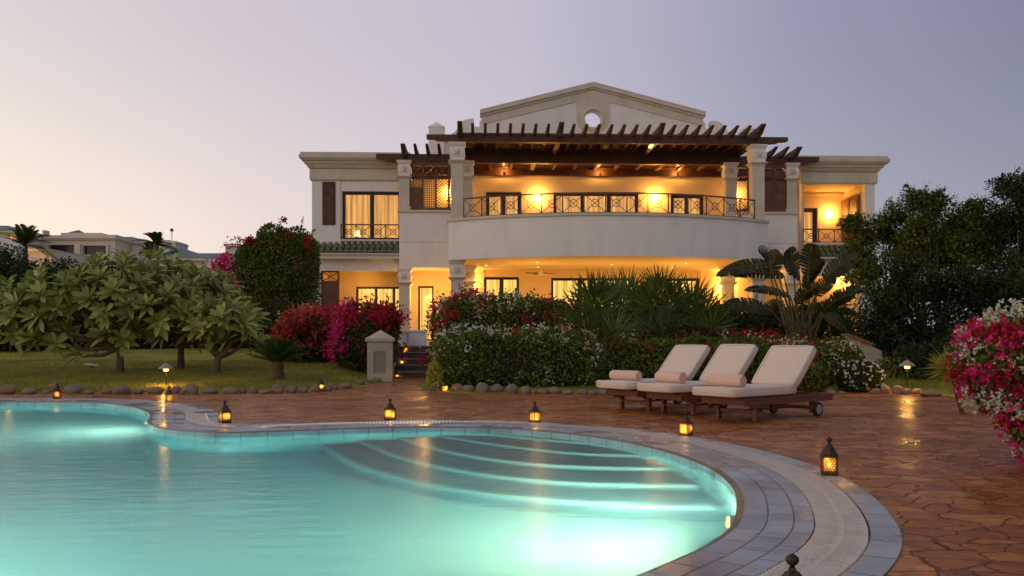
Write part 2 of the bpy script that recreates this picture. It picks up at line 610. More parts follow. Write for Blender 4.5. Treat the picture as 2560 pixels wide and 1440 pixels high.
# basin: tiled wall and floor
FLOOR = -1.15
i = np.arange(NE); j = (i + 1) % NE
V = np.r_[np.c_[EDGE, np.full(NE, -.012)], np.c_[EDGE, np.full(NE, FLOOR)]]
bw = np_mesh('basin_wall', V, np.c_[i, j, j + NE, i + NE], M['tile_pool'], pool)
uv = bw.data.uv_layers.new(name='UVMap')
li = np.zeros(len(bw.data.loops), dtype=np.int32); bw.data.loops.foreach_get('vertex_index', li)
U = (li % NE) * (EDGE_LEN / NE); U = np.where((np.repeat(i, 4) == NE - 1) & ((li % NE) == 0), EDGE_LEN, U)
uv.data.foreach_set('uv', np.c_[U, np.where(li < NE, 1.138, 0)].astype(np.float32).ravel())
b = MB(); b.prism([tuple(p) for p in EDGE[::2] + OUTN[::2] * .05], FLOOR - .1, FLOOR); b.build('basin_floor', M['basin'], pool)


def under(px, py, z):
    """place under water that shows at px, py once the surface has bent the view"""
    s = G(px, py, WZ)
    v = (s - Vector((0, 0, HC))); h = Vector((v.x, v.y, 0)); L = h.length
    si = L / v.length; st = si / 1.33
    return s + h / L * (abs(z - WZ) * st / math.sqrt(1 - st * st)) + Vector((0, 0, z - WZ))


steps_px = [
    [(1120, 1073), (1300, 1093), (1480, 1108), (1600, 1112)],
    [(1040, 1078), (1200, 1105), (1420, 1130), (1590, 1137), (1665, 1136)],
    [(975, 1088), (1130, 1130), (1330, 1158), (1540, 1168), (1690, 1168)],
    [(890, 1100), (1010, 1145), (1200, 1183), (1440, 1206), (1740, 1212)],
    [(805, 1116), (900, 1165), (1100, 1216), (1350, 1246), (1600, 1262), (1790, 1266)]]
for k, pts in enumerate(steps_px):
    z = -.16 - .155 * k
    w = [under(x, y, z) for x, y in pts]
    crv = catmull([(p.x, p.y) for p in w], .15, closed=False)
    poly = [tuple(p) for p in crv] + [(w[-1].x + 1.6, w[-1].y + .1), (2.9, 6.0), (2.6, 8.6), (0.6, 9.9), (w[0].x - .3, w[0].y + 1.6)]
    b = MB(); b.prism(poly, FLOOR, z)
    st = b.build('underwater_step', M['step'], pool)
    nb_ = MB()
    for q in range(len(crv) - 1):
        a, c = crv[q], crv[q + 1]
        dd = (c - a).normalized(); nn = Vector((dd.y, -dd.x)) * .012; ni = -nn * 4
        nb_.add([(*(a + nn), z + .006), (*(c + nn), z + .006), (*(c + ni), z + .006), (*(a + ni), z + .006), (*(a + nn), z - .10), (*(c + nn), z - .10)], [(3, 2, 1, 0), (0, 1, 5, 4)])
    nb_.build('nosing', M['nose'], st)

# under water lamps: flat round fittings in the wall, plus added unseen fill lights
def pool_lamp_or_fill(i0, z, power, visible=True, size=.3, spread=150, tilt=0.0, aim=None, col=(1.0, .9, .62)):
    p = Vector((*EDGE[i0], z)); n_ = Vector((*-OUTN[i0], 0)).normalized(); aim = Vector(aim or (n_.x, n_.y, tilt)).normalized()
    la = bpy.data.lights.new('pool_lamp_or_fill_light', 'AREA'); la.shape = 'DISK'; la.size = size; la.energy = power; la.color = col; la.spread = R(spread)
    o = bpy.data.objects.new('pool_lamp_or_fill_light', la); COL.objects.link(o)
    o.location = p + n_ * .09
    o.rotation_euler = aim.to_track_quat('-Z', 'Y').to_euler(); o.parent = pool
    if visible:
        mb = MB(); mb.lathe([(.15, 0), (.15, .035), (.115, .04)], 24)
        f = mb.build('underwater_lamp_or_fill', M['steel'], pool); f.location = p; f.rotation_euler = n_.to_track_quat('Z', 'Y').to_euler()
        mb = MB(); mb.lathe([(.11, .041), (.09, .05)], 24)
        mb.build('lens', M['bulb'], f)


def near_i(x, y):
    return int(np.argmin((EDGE[:, 0] - x) ** 2 + (EDGE[:, 1] - y) ** 2))


pool_lamp_or_fill(near_i(1.24, 4.83), -.30, 85, aim=(-1, .28, -.32), spread=135, col=(1.0, .66, .37))
pool_lamp_or_fill(near_i(1.24, 4.83), -.28, 105, visible=False, aim=(-.7, 1, .05), spread=150)  # added light without a fitting, brightens the steps
pool_lamp_or_fill(near_i(-4.4, 10.4), -.40, 55, tilt=-.3, spread=170)
pool_lamp_or_fill(near_i(-3.6, 2.5), -.5, 300, True)  # lamp added out of view to brighten the water
pool_lamp_or_fill(near_i(-10.9, 10.5), -.45, 330, True)  # likewise added beyond the frame for more teal glow

# water surface
m, n, l = newmat('pool_water')
out = n.new('ShaderNodeOutputMaterial')
rf = n.new('ShaderNodeBsdfRefraction'); rf.inputs['IOR'].default_value = 1.33; rf.inputs['Roughness'].default_value = .21; rf.inputs['Color'].default_value = (1, 1, 1, 1)
gl = n.new('ShaderNodeBsdfGlossy'); gl.inputs['Roughness'].default_value = .20
fr = n.new('ShaderNodeFresnel'); fr.inputs[0].default_value = 1.33
mu = n.new('ShaderNodeMath'); mu.operation = 'MULTIPLY'; mu.inputs[1].default_value = .74
ms = n.new('ShaderNodeMixShader')
t = n.new('ShaderNodeTexCoord'); mp = n.new('ShaderNodeMapping'); mp.inputs['Scale'].default_value = (1.2, 3.0, 1)
ns = n.new('ShaderNodeTexNoise'); ns.inputs['Scale'].default_value = 2.2; ns.inputs['Detail'].default_value = 3
l.new(t.outputs['Object'], mp.inputs[0]); l.new(mp.outputs[0], ns.inputs['Vector'])
bp = n.new('ShaderNodeBump'); bp.inputs['Strength'].default_value = .22; bp.inputs['Distance'].default_value = .03
l.new(ns.outputs[0], bp.inputs['Height'])
for q in (rf, gl): l.new(bp.outputs[0], q.inputs['Normal'])
l.new(fr.outputs[0], mu.inputs[0]); l.new(mu.outputs[0], ms.inputs[0]); l.new(rf.outputs[0], ms.inputs[1]); l.new(gl.outputs[0], ms.inputs[2])
l.new(ms.outputs[0], out.inputs[0])
va = n.new('ShaderNodeVolumeAbsorption'); va.inputs['Color'].default_value = (.24, .76, .85, 1); va.inputs['Density'].default_value = .42
l.new(va.outputs[0], out.inputs['Volume'])
M['water'] = m
b = MB(); b.prism([tuple(p) for p in EDGE[::2] + OUTN[::2] * .02], FLOOR - .3, WZ)
tag(b.build('pool_water', M['water']), 'still turquoise water filling the lit pool', 'water', kind='structure')

# paving
deck_px = [(0, 984), (250, 983), (500, 981), (760, 978), (850, 970), (930, 958), (984, 946)]
deck_w = [Vector((-18, 14.5)), Vector((-12, 14.6))] + [G(x, y).xy for x, y in deck_px]
STAIR_Y = 20.75
deck_w += [Vector((-2.86, STAIR_Y)), Vector((-1.75, STAIR_Y)), Vector((-1.72, 18.6))]
deck_w += [G(x, y).xy for x, y in [(1068, 962), (1066, 970), (1080, 976), (1130, 980), (1440, 983), (1700, 984), (1950, 984), (2120, 975), (2230, 979), (2330, 984), (2420, 994), (2520, 1006), (2620, 1016), (2760, 1030)]]
deck_w += [Vector((9, 9)), Vector((10, -4)), Vector((-18, -4))]
DECK = [tuple(p) for p in deck_w]

m, n, l = newmat('stamped_terracotta_paving')
out = n.new('ShaderNodeOutputMaterial'); b_ = n.new('ShaderNodeBsdfPrincipled'); l.new(b_.outputs[0], out.inputs[0])
t = n.new('ShaderNodeTexCoord')
mp = n.new('ShaderNodeMapping'); mp.inputs['Scale'].default_value = (1.0, 1.25, 1); l.new(t.outputs['Object'], mp.inputs[0])
nd = n.new('ShaderNodeTexNoise'); nd.inputs['Scale'].default_value = 4.0; nd.inputs['Detail'].default_value = 4; l.new(mp.outputs[0], nd.inputs['Vector'])
vm = n.new('ShaderNodeVectorMath'); vm.operation = 'MULTIPLY_ADD'; vm.inputs[1].default_value = (.22, .22, 0)
l.new(nd.outputs['Color'], vm.inputs[0]); l.new(mp.outputs[0], vm.inputs[2])
ve = n.new('ShaderNodeTexVoronoi'); ve.feature = 'DISTANCE_TO_EDGE'; ve.inputs['Scale'].default_value = 4.8
vc = n.new('ShaderNodeTexVoronoi'); vc.feature = 'F1'; vc.inputs['Scale'].default_value = 4.8
for q in (ve, vc): l.new(vm.outputs[0], q.inputs['Vector'])
crack = n.new('ShaderNodeMapRange'); crack.inputs[1].default_value = .0; crack.inputs[2].default_value = .035; l.new(ve.outputs['Distance'], crack.inputs[0])
sepc = n.new('ShaderNodeSeparateColor'); l.new(vc.outputs['Color'], sepc.inputs[0])
cr = n.new('ShaderNodeValToRGB'); e = cr.color_ramp.elements
e[0].position = 0; e[0].color = (.25, .080, .022, 1); e[1].position = 1; e[1].color = (.45, .175, .055, 1)
k_ = e.new(.5); k_.color = (.35, .118, .030, 1)
l.new(sepc.outputs[0], cr.inputs[0])
nn = n.new('ShaderNodeTexNoise'); nn.inputs['Scale'].default_value = 7; nn.inputs['Detail'].default_value = 9; nn.inputs['Roughness'].default_value = .65; l.new(t.outputs['Object'], nn.inputs['Vector'])
mr = n.new('ShaderNodeMapRange'); mr.inputs[1].default_value = .28; mr.inputs[2].default_value = .72; mr.inputs[3].default_value = .5; mr.inputs[4].default_value = 1.45; l.new(nn.outputs[0], mr.inputs[0])
sc_ = n.new('ShaderNodeVectorMath'); sc_.operation = 'SCALE'; l.new(cr.outputs[0], sc_.inputs[0]); l.new(mr.outputs[0], sc_.inputs['Scale'])
mc = n.new('ShaderNodeMixRGB'); mc.inputs[1].default_value = (.13, .050, .018, 1); l.new(crack.outputs[0], mc.inputs[0]); l.new(sc_.outputs[0], mc.inputs[2])
l.new(mc.outputs[0], b_.inputs['Base Color'])
nw = n.new('ShaderNodeTexNoise'); nw.inputs['Scale'].default_value = 1.1; nw.inputs['Detail'].default_value = 7; l.new(t.outputs['Object'], nw.inputs['Vector'])
rr = n.new('ShaderNodeMapRange'); rr.inputs[1].default_value = .4; rr.inputs[2].default_value = .62; rr.inputs[3].default_value = .24; rr.inputs[4].default_value = .55; l.new(nw.outputs[0], rr.inputs[0])
l.new(rr.outputs[0], b_.inputs['Roughness'])
b_.inputs['Specular IOR Level'].default_value = .2
hs = n.new('ShaderNodeMath'); hs.operation = 'MULTIPLY_ADD'; hs.inputs[1].default_value = .5; l.new(nn.outputs[0], hs.inputs[0]); l.new(crack.outputs[0], hs.inputs[2])
h2 = n.new('ShaderNodeMath'); h2.operation = 'MULTIPLY_ADD'; h2.inputs[1].default_value = .8; l.new(sepc.outputs[1], h2.inputs[0]); l.new(hs.outputs[0], h2.inputs[2])
bp = n.new('ShaderNodeBump'); bp.inputs['Strength'].default_value = .75; bp.inputs['Distance'].default_value = .022; l.new(h2.outputs[0], bp.inputs['Height'])
l.new(bp.outputs[0], b_.inputs['Normal'])
M['paving'] = m
b = MB()
hole = off(.775)[::3]
tri = tessellate_polygon([[Vector((x, y, 0)) for x, y in DECK], [Vector((x, y, 0)) for x, y in hole]])
flat = DECK + [tuple(p) for p in hole]
fs = []
for t_ in tri:
    a, c, d = (Vector(flat[q]) for q in t_)
    fs.append(tuple(t_) if (c - a).cross(d - a) > 0 else tuple(t_[::-1]))
b.add([(x, y, -.004) for x, y in flat], fs)
tag(b.build('paving', M['paving']), 'wet terracotta flagstone terrace around the pool', 'paving', kind='structure')


def poly_dist(X, Y, poly):
    """signed distance to a polygon, negative inside"""
    X = np.asarray(X, float); Y = np.asarray(Y, float)
    ins = np.zeros(X.shape, bool); dm = np.full(X.shape, 1e9)
    n = len(poly)
    for i in range(n):
        x1, y1 = poly[i]; x2, y2 = poly[(i + 1) % n]
        c = ((y1 > Y) != (y2 > Y)) & (X < (x2 - x1) * (Y - y1) / ((y2 - y1) if y2 != y1 else 1e-9) + x1)
        ins ^= c
        dx, dy = x2 - x1, y2 - y1
        t = np.clip(((X - x1) * dx + (Y - y1) * dy) / (dx * dx + dy * dy + 1e-12), 0, 1)
        dm = np.minimum(dm, np.hypot(X - x1 - t * dx, Y - y1 - t * dy))
    return np.where(ins, -dm, dm)


def ground_z(X, Y):
    sd = poly_dist(X, Y, DECK)
    up = np.clip(sd / .35, -.2, 1) * .03
    slope = .04 * np.clip(np.asarray(Y, float) - 15, 0, 18) * np.clip(sd / 1.2, 0, 1)
    slope = np.where((np.asarray(X) > -3.2) & (np.asarray(X) < -1.4) & (np.asarray(Y) > 20.6), np.minimum(slope, .6), slope)
    return up + slope


def gz(x, y):
    return float(ground_z(np.array([x]), np.array([y]))[0])


xs = np.unique(np.r_[np.linspace(-900, -60, 12), np.linspace(-60, -14, 30), np.arange(-14, 12, .3), np.linspace(12, 60, 30), np.linspace(60, 900, 12)])
ys = np.unique(np.r_[np.linspace(-200, -6, 8), np.linspace(-6, 13, 30), np.arange(13, 30, .3), np.linspace(30, 80, 30), np.linspace(80, 1800, 16)])
XX, YY = np.meshgrid(xs, ys)
ZZ = ground_z(XX.ravel(), YY.ravel()).reshape(XX.shape)
nx, ny = len(xs), len(ys)
idx = np.arange(nx * ny).reshape(ny, nx)
quads = np.stack([idx[:-1, :-1], idx[:-1, 1:], idx[1:, 1:], idx[1:, :-1]], -1).reshape(-1, 4)
sdv = poly_dist(XX.ravel(), YY.ravel(), DECK)
keep = ~np.all(sdv[quads] < -.35, axis=1)
m, n, l = newmat('lawn_grass')
out = n.new('ShaderNodeOutputMaterial'); b_ = n.new('ShaderNodeBsdfPrincipled'); l.new(b_.outputs[0], out.inputs[0])
b_.inputs['Roughness'].default_value = .9; b_.inputs['Specular IOR Level'].default_value = .2
t = n.new('ShaderNodeTexCoord')
n1 = n.new('ShaderNodeTexNoise'); n1.inputs['Scale'].default_value = .9; n1.inputs['Detail'].default_value = 8; n1.inputs['Roughness'].default_value = .6; l.new(t.outputs['Object'], n1.inputs['Vector'])
cr = n.new('ShaderNodeValToRGB'); e = cr.color_ramp.elements
e[0].position = .34; e[0].color = (.12, .125, .012, 1); e[1].position = .68; e[1].color = (.30, .28, .04, 1)
l.new(n1.outputs[0], cr.inputs[0])
n2 = n.new('ShaderNodeTexNoise'); n2.inputs['Scale'].default_value = 60; n2.inputs['Detail'].default_value = 4; l.new(t.outputs['Object'], n2.inputs['Vector'])
m2 = n.new('ShaderNodeMapRange'); m2.inputs[1].default_value = .3; m2.inputs[2].default_value = .7; m2.inputs[3].default_value = .6; m2.inputs[4].default_value = 1.4; l.new(n2.outputs[0], m2.inputs[0])
sc_ = n.new('ShaderNodeVectorMath'); sc_.operation = 'SCALE'; l.new(cr.outputs[0], sc_.inputs[0]); l.new(m2.outputs[0], sc_.inputs['Scale'])
l.new(sc_.outputs[0], b_.inputs['Base Color'])
bp = n.new('ShaderNodeBump'); bp.inputs['Strength'].default_value = .8; bp.inputs['Distance'].default_value = .03; l.new(n2.outputs[0], bp.inputs['Height']); l.new(bp.outputs[0], b_.inputs['Normal'])
M['lawn'] = m
tag(np_mesh('lawn', np.c_[XX.ravel(), YY.ravel(), ZZ.ravel()], quads[keep], M['lawn'], smooth=True), 'mown lawn rising gently towards the villa', 'lawn', kind='structure')

# ------------------------------------------------------------------ the villa
TH = R(2.0)
HO = Vector((3.43, 30.8, 0))
EX = Vector((math.cos(TH), math.sin(TH), 0)); EY = Vector((-math.sin(TH), math.cos(TH), 0))
villa = thing('villa', 'large two storey white villa with wooden pergola and bowed balcony, its windows lit', 'villa', HO, TH)
FL = .75


def L(px, py, ly):
    """villa coordinates (x, z) of what the photo shows at px, py in the villa's plane y = ly"""
    a = (px - CX) / F
    # HO + lx*EX + ly*EY = t*(a, 1)
    bx, by = HO.x + ly * EY.x, HO.y + ly * EY.y
    # bx + lx*EX.x = t*a ; by + lx*EX.y = t
    lx = (a * by - bx) / (EX.x - a * EX.y)
    t = by + lx * EX.y
    return lx, HC + (CY - py) * t / F


def lx_(px, ly): return L(px, 800, ly)[0]


def hz(py, ly, px=1500): return L(px, py, ly)[1]


def warm(loc, energy, r=.05, parent=villa, col=(1.0, .49, .10), kind='POINT', name='lamp_or_fill_light', **k):
    d = bpy.data.lights.new(name, kind); d.energy = energy; d.color = col
    if kind == 'POINT': d.shadow_soft_size = r
    for a, b in k.items(): setattr(d, a, b)
    o = bpy.data.objects.new(name, d); COL.objects.link(o); o.location = loc
    if parent: o.parent = parent
    return o


def wall(x0, x1, z0, z1, y, th, ops=(), mb=None):
    """upright wall sheet with thickness and rectangular openings (x0, x1, z0, z1)"""
    mb = mb or MB()
    X = sorted({x0, x1, *[o[0] for o in ops], *[o[1] for o in ops]}); Z = sorted({z0, z1, *[o[2] for o in ops], *[o[3] for o in ops]})
    X = [x for x in X if x0 <= x <= x1]; Z = [z for z in Z if z0 <= z <= z1]
    def solid(i, k):
        if i < 0 or k < 0 or i >= len(X) - 1 or k >= len(Z) - 1: return False
        cx, cz = (X[i] + X[i + 1]) / 2, (Z[k] + Z[k + 1]) / 2
        return not any(o[0] < cx < o[1] and o[2] < cz < o[3] for o in ops)
    for i in range(len(X) - 1):
        for k in range(len(Z) - 1):
            if not solid(i, k): continue
            a, b, c, d = X[i], X[i + 1], Z[k], Z[k + 1]
            mb.add([(a, y, c), (b, y, c), (b, y, d), (a, y, d)], [(0, 1, 2, 3)])
            mb.add([(a, y + th, c), (b, y + th, c), (b, y + th, d), (a, y + th, d)], [(3, 2, 1, 0)])
            if not solid(i - 1, k): mb.add([(a, y, c), (a, y + th, c), (a, y + th, d), (a, y, d)], [(3, 2, 1, 0)])
            if not solid(i + 1, k): mb.add([(b, y, c), (b, y + th, c), (b, y + th, d), (b, y, d)], [(0, 1, 2, 3)])
            if not solid(i, k - 1): mb.add([(a, y, c), (b, y, c), (b, y + th, c), (a, y + th, c)], [(3, 2, 1, 0)])
            if not solid(i, k + 1): mb.add([(a, y, d), (b, y, d), (b, y + th, d), (a, y + th, d)], [(0, 1, 2, 3)])
    return mb


def window(x0, x1, z0, z1, y, nleaf=2, fr=.09, cur='curtain', name='window', label=None, thick=.16, drape=True):
    """dark frame with leaves, glass panes and a lit folded curtain behind"""
    f = MB()
    f.bbox(x0, x0 + fr, y, y + .12, z0, z1, .008); f.bbox(x1 - fr, x1, y, y + .12, z0, z1, .008)
    f.bbox(x0 + fr, x1 - fr, y + .002, y + .118, z1 - fr, z1, .008); f.bbox(x0 + fr, x1 - fr, y + .002, y + .118, z0, z0 + fr * .9, .008)
    w = (x1 - x0 - 2 * fr) / nleaf
    for k in range(1, nleaf):
        xm = x0 + fr + k * w
        f.bbox(xm - thick / 2, xm + thick / 2, y + .01, y + .11, z0 + fr * .9, z1 - fr, .008)
    fo = f.build(name, M['frame'], villa)
    if label: fo['label'] = label
    p = MB(); p.add([(x0 + fr, y + .06, z0 + fr), (x1 - fr, y + .06, z0 + fr), (x1 - fr, y + .06, z1 - fr), (x0 + fr, y + .06, z1 - fr)], [(0, 1, 2, 3)])
    p.build('pane', M['glass'], fo)
    # curtain: wavy sheet
    n_ = max(24, int((x1 - x0) / .035)); c = MB(); vs = []
    ph = rnd.random() * 6
    for i in range(n_ + 1):
        x = x0 + (x1 - x0) * i / n_
        yy = y + .34 + .035 * math.sin(x * 38 + ph) + .02 * math.sin(x * 17 + ph * 2)
        vs += [(x, yy, z0), (x, yy, z1)]
    c.add(vs, [(2 * i, 2 * i + 2, 2 * i + 3, 2 * i + 1) for i in range(n_)])
    c.build('curtain', M[cur], fo)
    return fo


WALLY = 4.2; BAYY = 2.4; WINGY = 3.3
Z_SOF = 3.7
ROOFZ = 8.15
# ---- main block wall behind the terraces
lo_y, hi_y = WALLY, WALLY
d1 = [lx_(1210, lo_y), lx_(1298, lo_y), FL, hz(693, lo_y)]
d2 = [lx_(1378, lo_y), lx_(1588, lo_y), FL, hz(695, lo_y)]
d3 = [lx_(1652, lo_y), lx_(1749, lo_y), FL, hz(695, lo_y)]
d0 = [lx_(1045, lo_y), lx_(1084, lo_y), FL + .12, hz(716, lo_y)]
u1 = [lx_(1215, hi_y), lx_(1303, hi_y), 4.65, hz(481, hi_y)]
u2 = [lx_(1384, hi_y), lx_(1596, hi_y), 4.65, hz(481, hi_y)]
u3 = [lx_(1677, hi_y), lx_(1760, hi_y), 4.65, hz(484, hi_y)]
xl, xr = lx_(1000, WALLY), lx_(2010, WALLY)
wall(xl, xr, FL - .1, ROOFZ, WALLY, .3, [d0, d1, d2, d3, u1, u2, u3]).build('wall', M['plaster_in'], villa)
window(*d1, WALLY + .1, 2, .10, 'curtain_low', 'door')
window(*d2, WALLY + .1, 3, .10, 'curtain_low', 'door')
window(*d3, WALLY + .1, 2, .10, 'curtain_low', 'door')
window(*d0, WALLY + .1, 1, .07, 'curtain_low', 'door', 'narrow glazed door with a bright curtain')
window(*u1, WALLY + .1, 2, .14, 'curtain', 'door')
window(*u2, WALLY + .1, 3, .12, 'curtain', 'door')
window(*u3, WALLY + .1, 2, .14, 'curtain', 'door')
# niche round the narrow door, pilasters with bands on the ground floor wall
for px in (1192, 1322, 1766):
    b = MB(); x = lx_(px, WALLY)
    b.box(x - .28, x + .28, WALLY - .06, WALLY, FL, Z_SOF)
    for z in (hz(720, WALLY), hz(741, WALLY)): b.box(x - .30, x + .30, WALLY - .075, WALLY - .061, z - .02, z + .01)
    b.build('pilaster', M['plaster_in'], villa)

# ---- bowed balcony
HW = 5.66
bow = []
xc = HW; sag = 1.75
Rb = (xc * xc + sag * sag) / (2 * sag)
a0 = math.asin(xc / Rb)
NB = 56
for k in range(NB + 1):
    a = -a0 + 2 * a0 * k / NB
    bow.append((Rb * math.sin(a), -(Rb * math.cos(a) - (Rb - sag))))
BAL_TOP = 5.05


def bow_in(o):
    return [((Rb - o) * math.sin(-a0 + 2 * a0 * k / NB), -((Rb - o) * math.cos(-a0 + 2 * a0 * k / NB) - (Rb - sag))) for k in range(NB + 1)]


b = MB()
b.prism(bow + [(HW, WALLY), (-HW, WALLY)], Z_SOF + .005, 4.55)
b.build('balcony_slab', M['plaster_in'], villa)
b = MB()
b.prism([(x * 1.0, y) for x, y in bow_in(-.012)] + bow_in(.2)[::-1], Z_SOF, BAL_TOP)
b.box(-HW - .01, -HW + .2, .02, BAYY, Z_SOF, BAL_TOP); b.box(HW - .2, HW + .01, .02, BAYY, Z_SOF, BAL_TOP)
b.build('balcony_parapet', M['plaster'], villa)
b = MB()
b.prism(bow_in(-.07) + bow_in(.25)[::-1], BAL_TOP, BAL_TOP + .09)
b.box(-HW - .07, -HW + .25, .03, BAYY - .01, BAL_TOP, BAL_TOP + .09); b.box(HW - .25, HW + .07, .03, BAYY - .01, BAL_TOP, BAL_TOP + .09)
b.build('sill', M['stone'], villa)


def rail_panel(mb, a, b, h, r=.012):
    """crossed bars with a ring between two posts"""
    a, b = Vector(a), Vector(b)
    up = Vector((0, 0, h))
    mb.tube([a + up * .06, b + up * .94], r, 5); mb.tube([b + up * .06, a + up * .94], r, 5)
    c = (a + b) / 2 + up * .5; d = (b - a).normalized(); rr = h * .19
    pts = [c + rr * (math.cos(t) * d + math.sin(t) * Vector((0, 0, 1))) for t in [2 * math.pi * k / 20 for k in range(21)]]
    mb.tube(pts, r, 5, caps=False)


def railing(pts, h, zb, label=None, hr=.035):
    """pts: post positions (x, y)"""
    e = empty('railing', parent=villa)
    if label: e['label'] = label
    hb = MB(); bb = MB()
    for i in range(len(pts) - 1):
        p, q = Vector((*pts[i], zb)), Vector((*pts[i + 1], zb))
        hb.bar(p + Vector((0, 0, h)), q + Vector((0, 0, h)), .055, .045)
        bb.bar(p + Vector((0, 0, .035)), q + Vector((0, 0, .035)), .022, .022)
        m_ = MB(); rail_panel(m_, p, q, h); m_.build('cross_panel', M['iron'], e)
    hb.build('handrail', M['wood2'], e); bb.build('bottom_rail', M['iron'], e)
    for p in pts:
        m_ = MB(); m_.bar((p[0], p[1], zb), (p[0], p[1], zb + h - .02), .035, .035, up=(0, 1, 0)); m_.build('post', M['iron'], e)


def bow_at(x, o=.1):
    r = Rb - o
    return (x, -(math.sqrt(r * r - x * x) - (Rb - sag)))


rail_x = np.linspace(-5.12, 5.12, 15)
a1 = math.asin(5.12 / (Rb - .1))
rp = [((Rb - .1) * math.sin(t), -((Rb - .1) * math.cos(t) - (Rb - sag))) for t in np.linspace(-a1, a1, 16)]
railing(rp, .68, BAL_TOP + .09, 'bowed iron railing with rings and crosses on the long balcony')

# ---- side bays of the upper terrace
for sgn in (-1, 1):
    # the photo fixes the left one; the right is its mirror
    x0, x1 = lx_(998, BAYY), -HW + .0
    zs, zt = hz(669, BAYY, 1010), hz(531, BAYY, 1010)
    a, c = (x0, x1 + .25) if sgn < 0 else (-x1 - .25, -x0)
    b = MB(); b.box(a, c, BAYY, WALLY - .005, zs, zt); b.build('bay_wall', M['plaster'], villa)
    b = MB(); b.box(a - .002, c + .002, BAYY - .008, BAYY - .001, hz(608, BAYY), hz(606, BAYY)); b.build('wall_groove', M['stone'], villa)
    b = MB(); b.bbox(a - .06, c + .06, BAYY - .07, BAYY + .3, zt, zt + .09, .01); b.build('sill', M['stone'], villa)
BZ = hz(531, BAYY, 1010) + .09


def column(x, y, z0, z1, w, ch, emblem=True):
    """square shaft, flared neck, tall capital block with a diamond emblem and a cap plate"""
    e = empty('column', (x, y, 0), parent=villa)
    h = w / 2
    b = MB(); b.bbox(-h, h, -h, h, z0 + .14, z1 - ch, .015); b.bbox(-h - .04, h + .04, -h - .04, h + .04, z0, z0 + .14, .012); b.build('shaft', M['stone'], e)
    b = MB(); zc = z1 - ch
    prof = [(h + .005, zc - .10), (h + .03, zc - .05), (h + .09, zc), (h + .10, zc + .03)]
    b.lathe(prof, 4, rot=R(45), sq=True)
    b.build('neck_moulding', M['stone'], e)
    b = MB()
    b.lathe([(h + .02, zc + .03), (h + .02, zc + .10), (h + .045, zc + .2), (h + .055, zc + ch * .42), (h + .045, zc + ch * .6), (h + .02, z1 - .22), (h + .02, z1 - .14), (h + .06, z1 - .10), (h + .085, z1 - .03), (h + .085, z1)], 4, rot=R(45), sq=True)
    b.build('capital', M['plaster'], e)
    if emblem:
        zc2 = (zc + z1) / 2 - .03; yy = -h - .06
        b = MB(); q = .10
        b.box(-q, q, yy - .012, yy + .01, zc2 - q, zc2 + q)
        b.add([(-q * .7, yy - .013, zc2 - q * .7), (q * .7, yy - .013, zc2 - q * .7), (q * .7, yy - .013, zc2 + q * .7), (-q * .7, yy - .013, zc2 + q * .7), (0, yy - .05, zc2)], [(0, 1, 4), (1, 2, 4), (2, 3, 4), (3, 0, 4)])
        b.build('emblem', M['stone'], e)
    return e


CXB = 5.36
for s_ in (-1, 1):
    column(s_ * CXB, .28, FL, Z_SOF, .44, .62)
    column(s_ * CXB, .28, BAL_TOP + .09, hz(359, .28, 1147), .44, .66)
    bx = lx_(1012, BAYY + .25)
    column(s_ * abs(bx), BAYY + .26, FL, hz(669, BAYY, 1010) - .002, .42, .58)
    column(s_ * abs(bx), BAYY + .22, BZ, hz(404, BAYY), .40, .62)
    column(s_ * abs(lx_(1168, BAYY + .3)), BAYY + .22, BAL_TOP, hz(404, BAYY), .40, .62)
    column(s_ * abs(lx_(1172, BAYY + .3)), BAYY + .22, FL, Z_SOF - .002, .40, .6)

# ---- lattice screens of the bays
def lattice(mb, x0, x1, z0, z1, y, pitch=.085, w=.022, diag=True):
    t = .008
    if not diag:
        x = x0 + pitch / 2
        while x < x1: mb.box(x - w / 2, x + w / 2, y - t, y, z0, z1); x += pitch
        z = z0 + pitch / 2
        while z < z1: mb.box(x0, x1, y, y + t, z - w / 2, z + w / 2); z += pitch
        return
    W, H = x1 - x0, z1 - z0; p = pitch * 1.414
    k = -H
    while k < W:
        # line x = x0 + k + s, z = z0 + s
        s0, s1 = max(0, -k), min(H, W - k)
        if s1 - s0 > .02:
            mb.bar((x0 + k + s0, y, z0 + s0), (x0 + k + s1, y, z0 + s1), t, w, up=(0, 1, 0)) if False else mb.bar((x0 + k + s0, y, z0 + s0), (x0 + k + s1, y, z0 + s1), w, t, up=(0, 1, 0))
            mb.bar((x1 - k - s0, y + .009, z0 + s0), (x1 - k - s1, y + .009, z0 + s1), w, t, up=(0, 1, 0))
        k += p


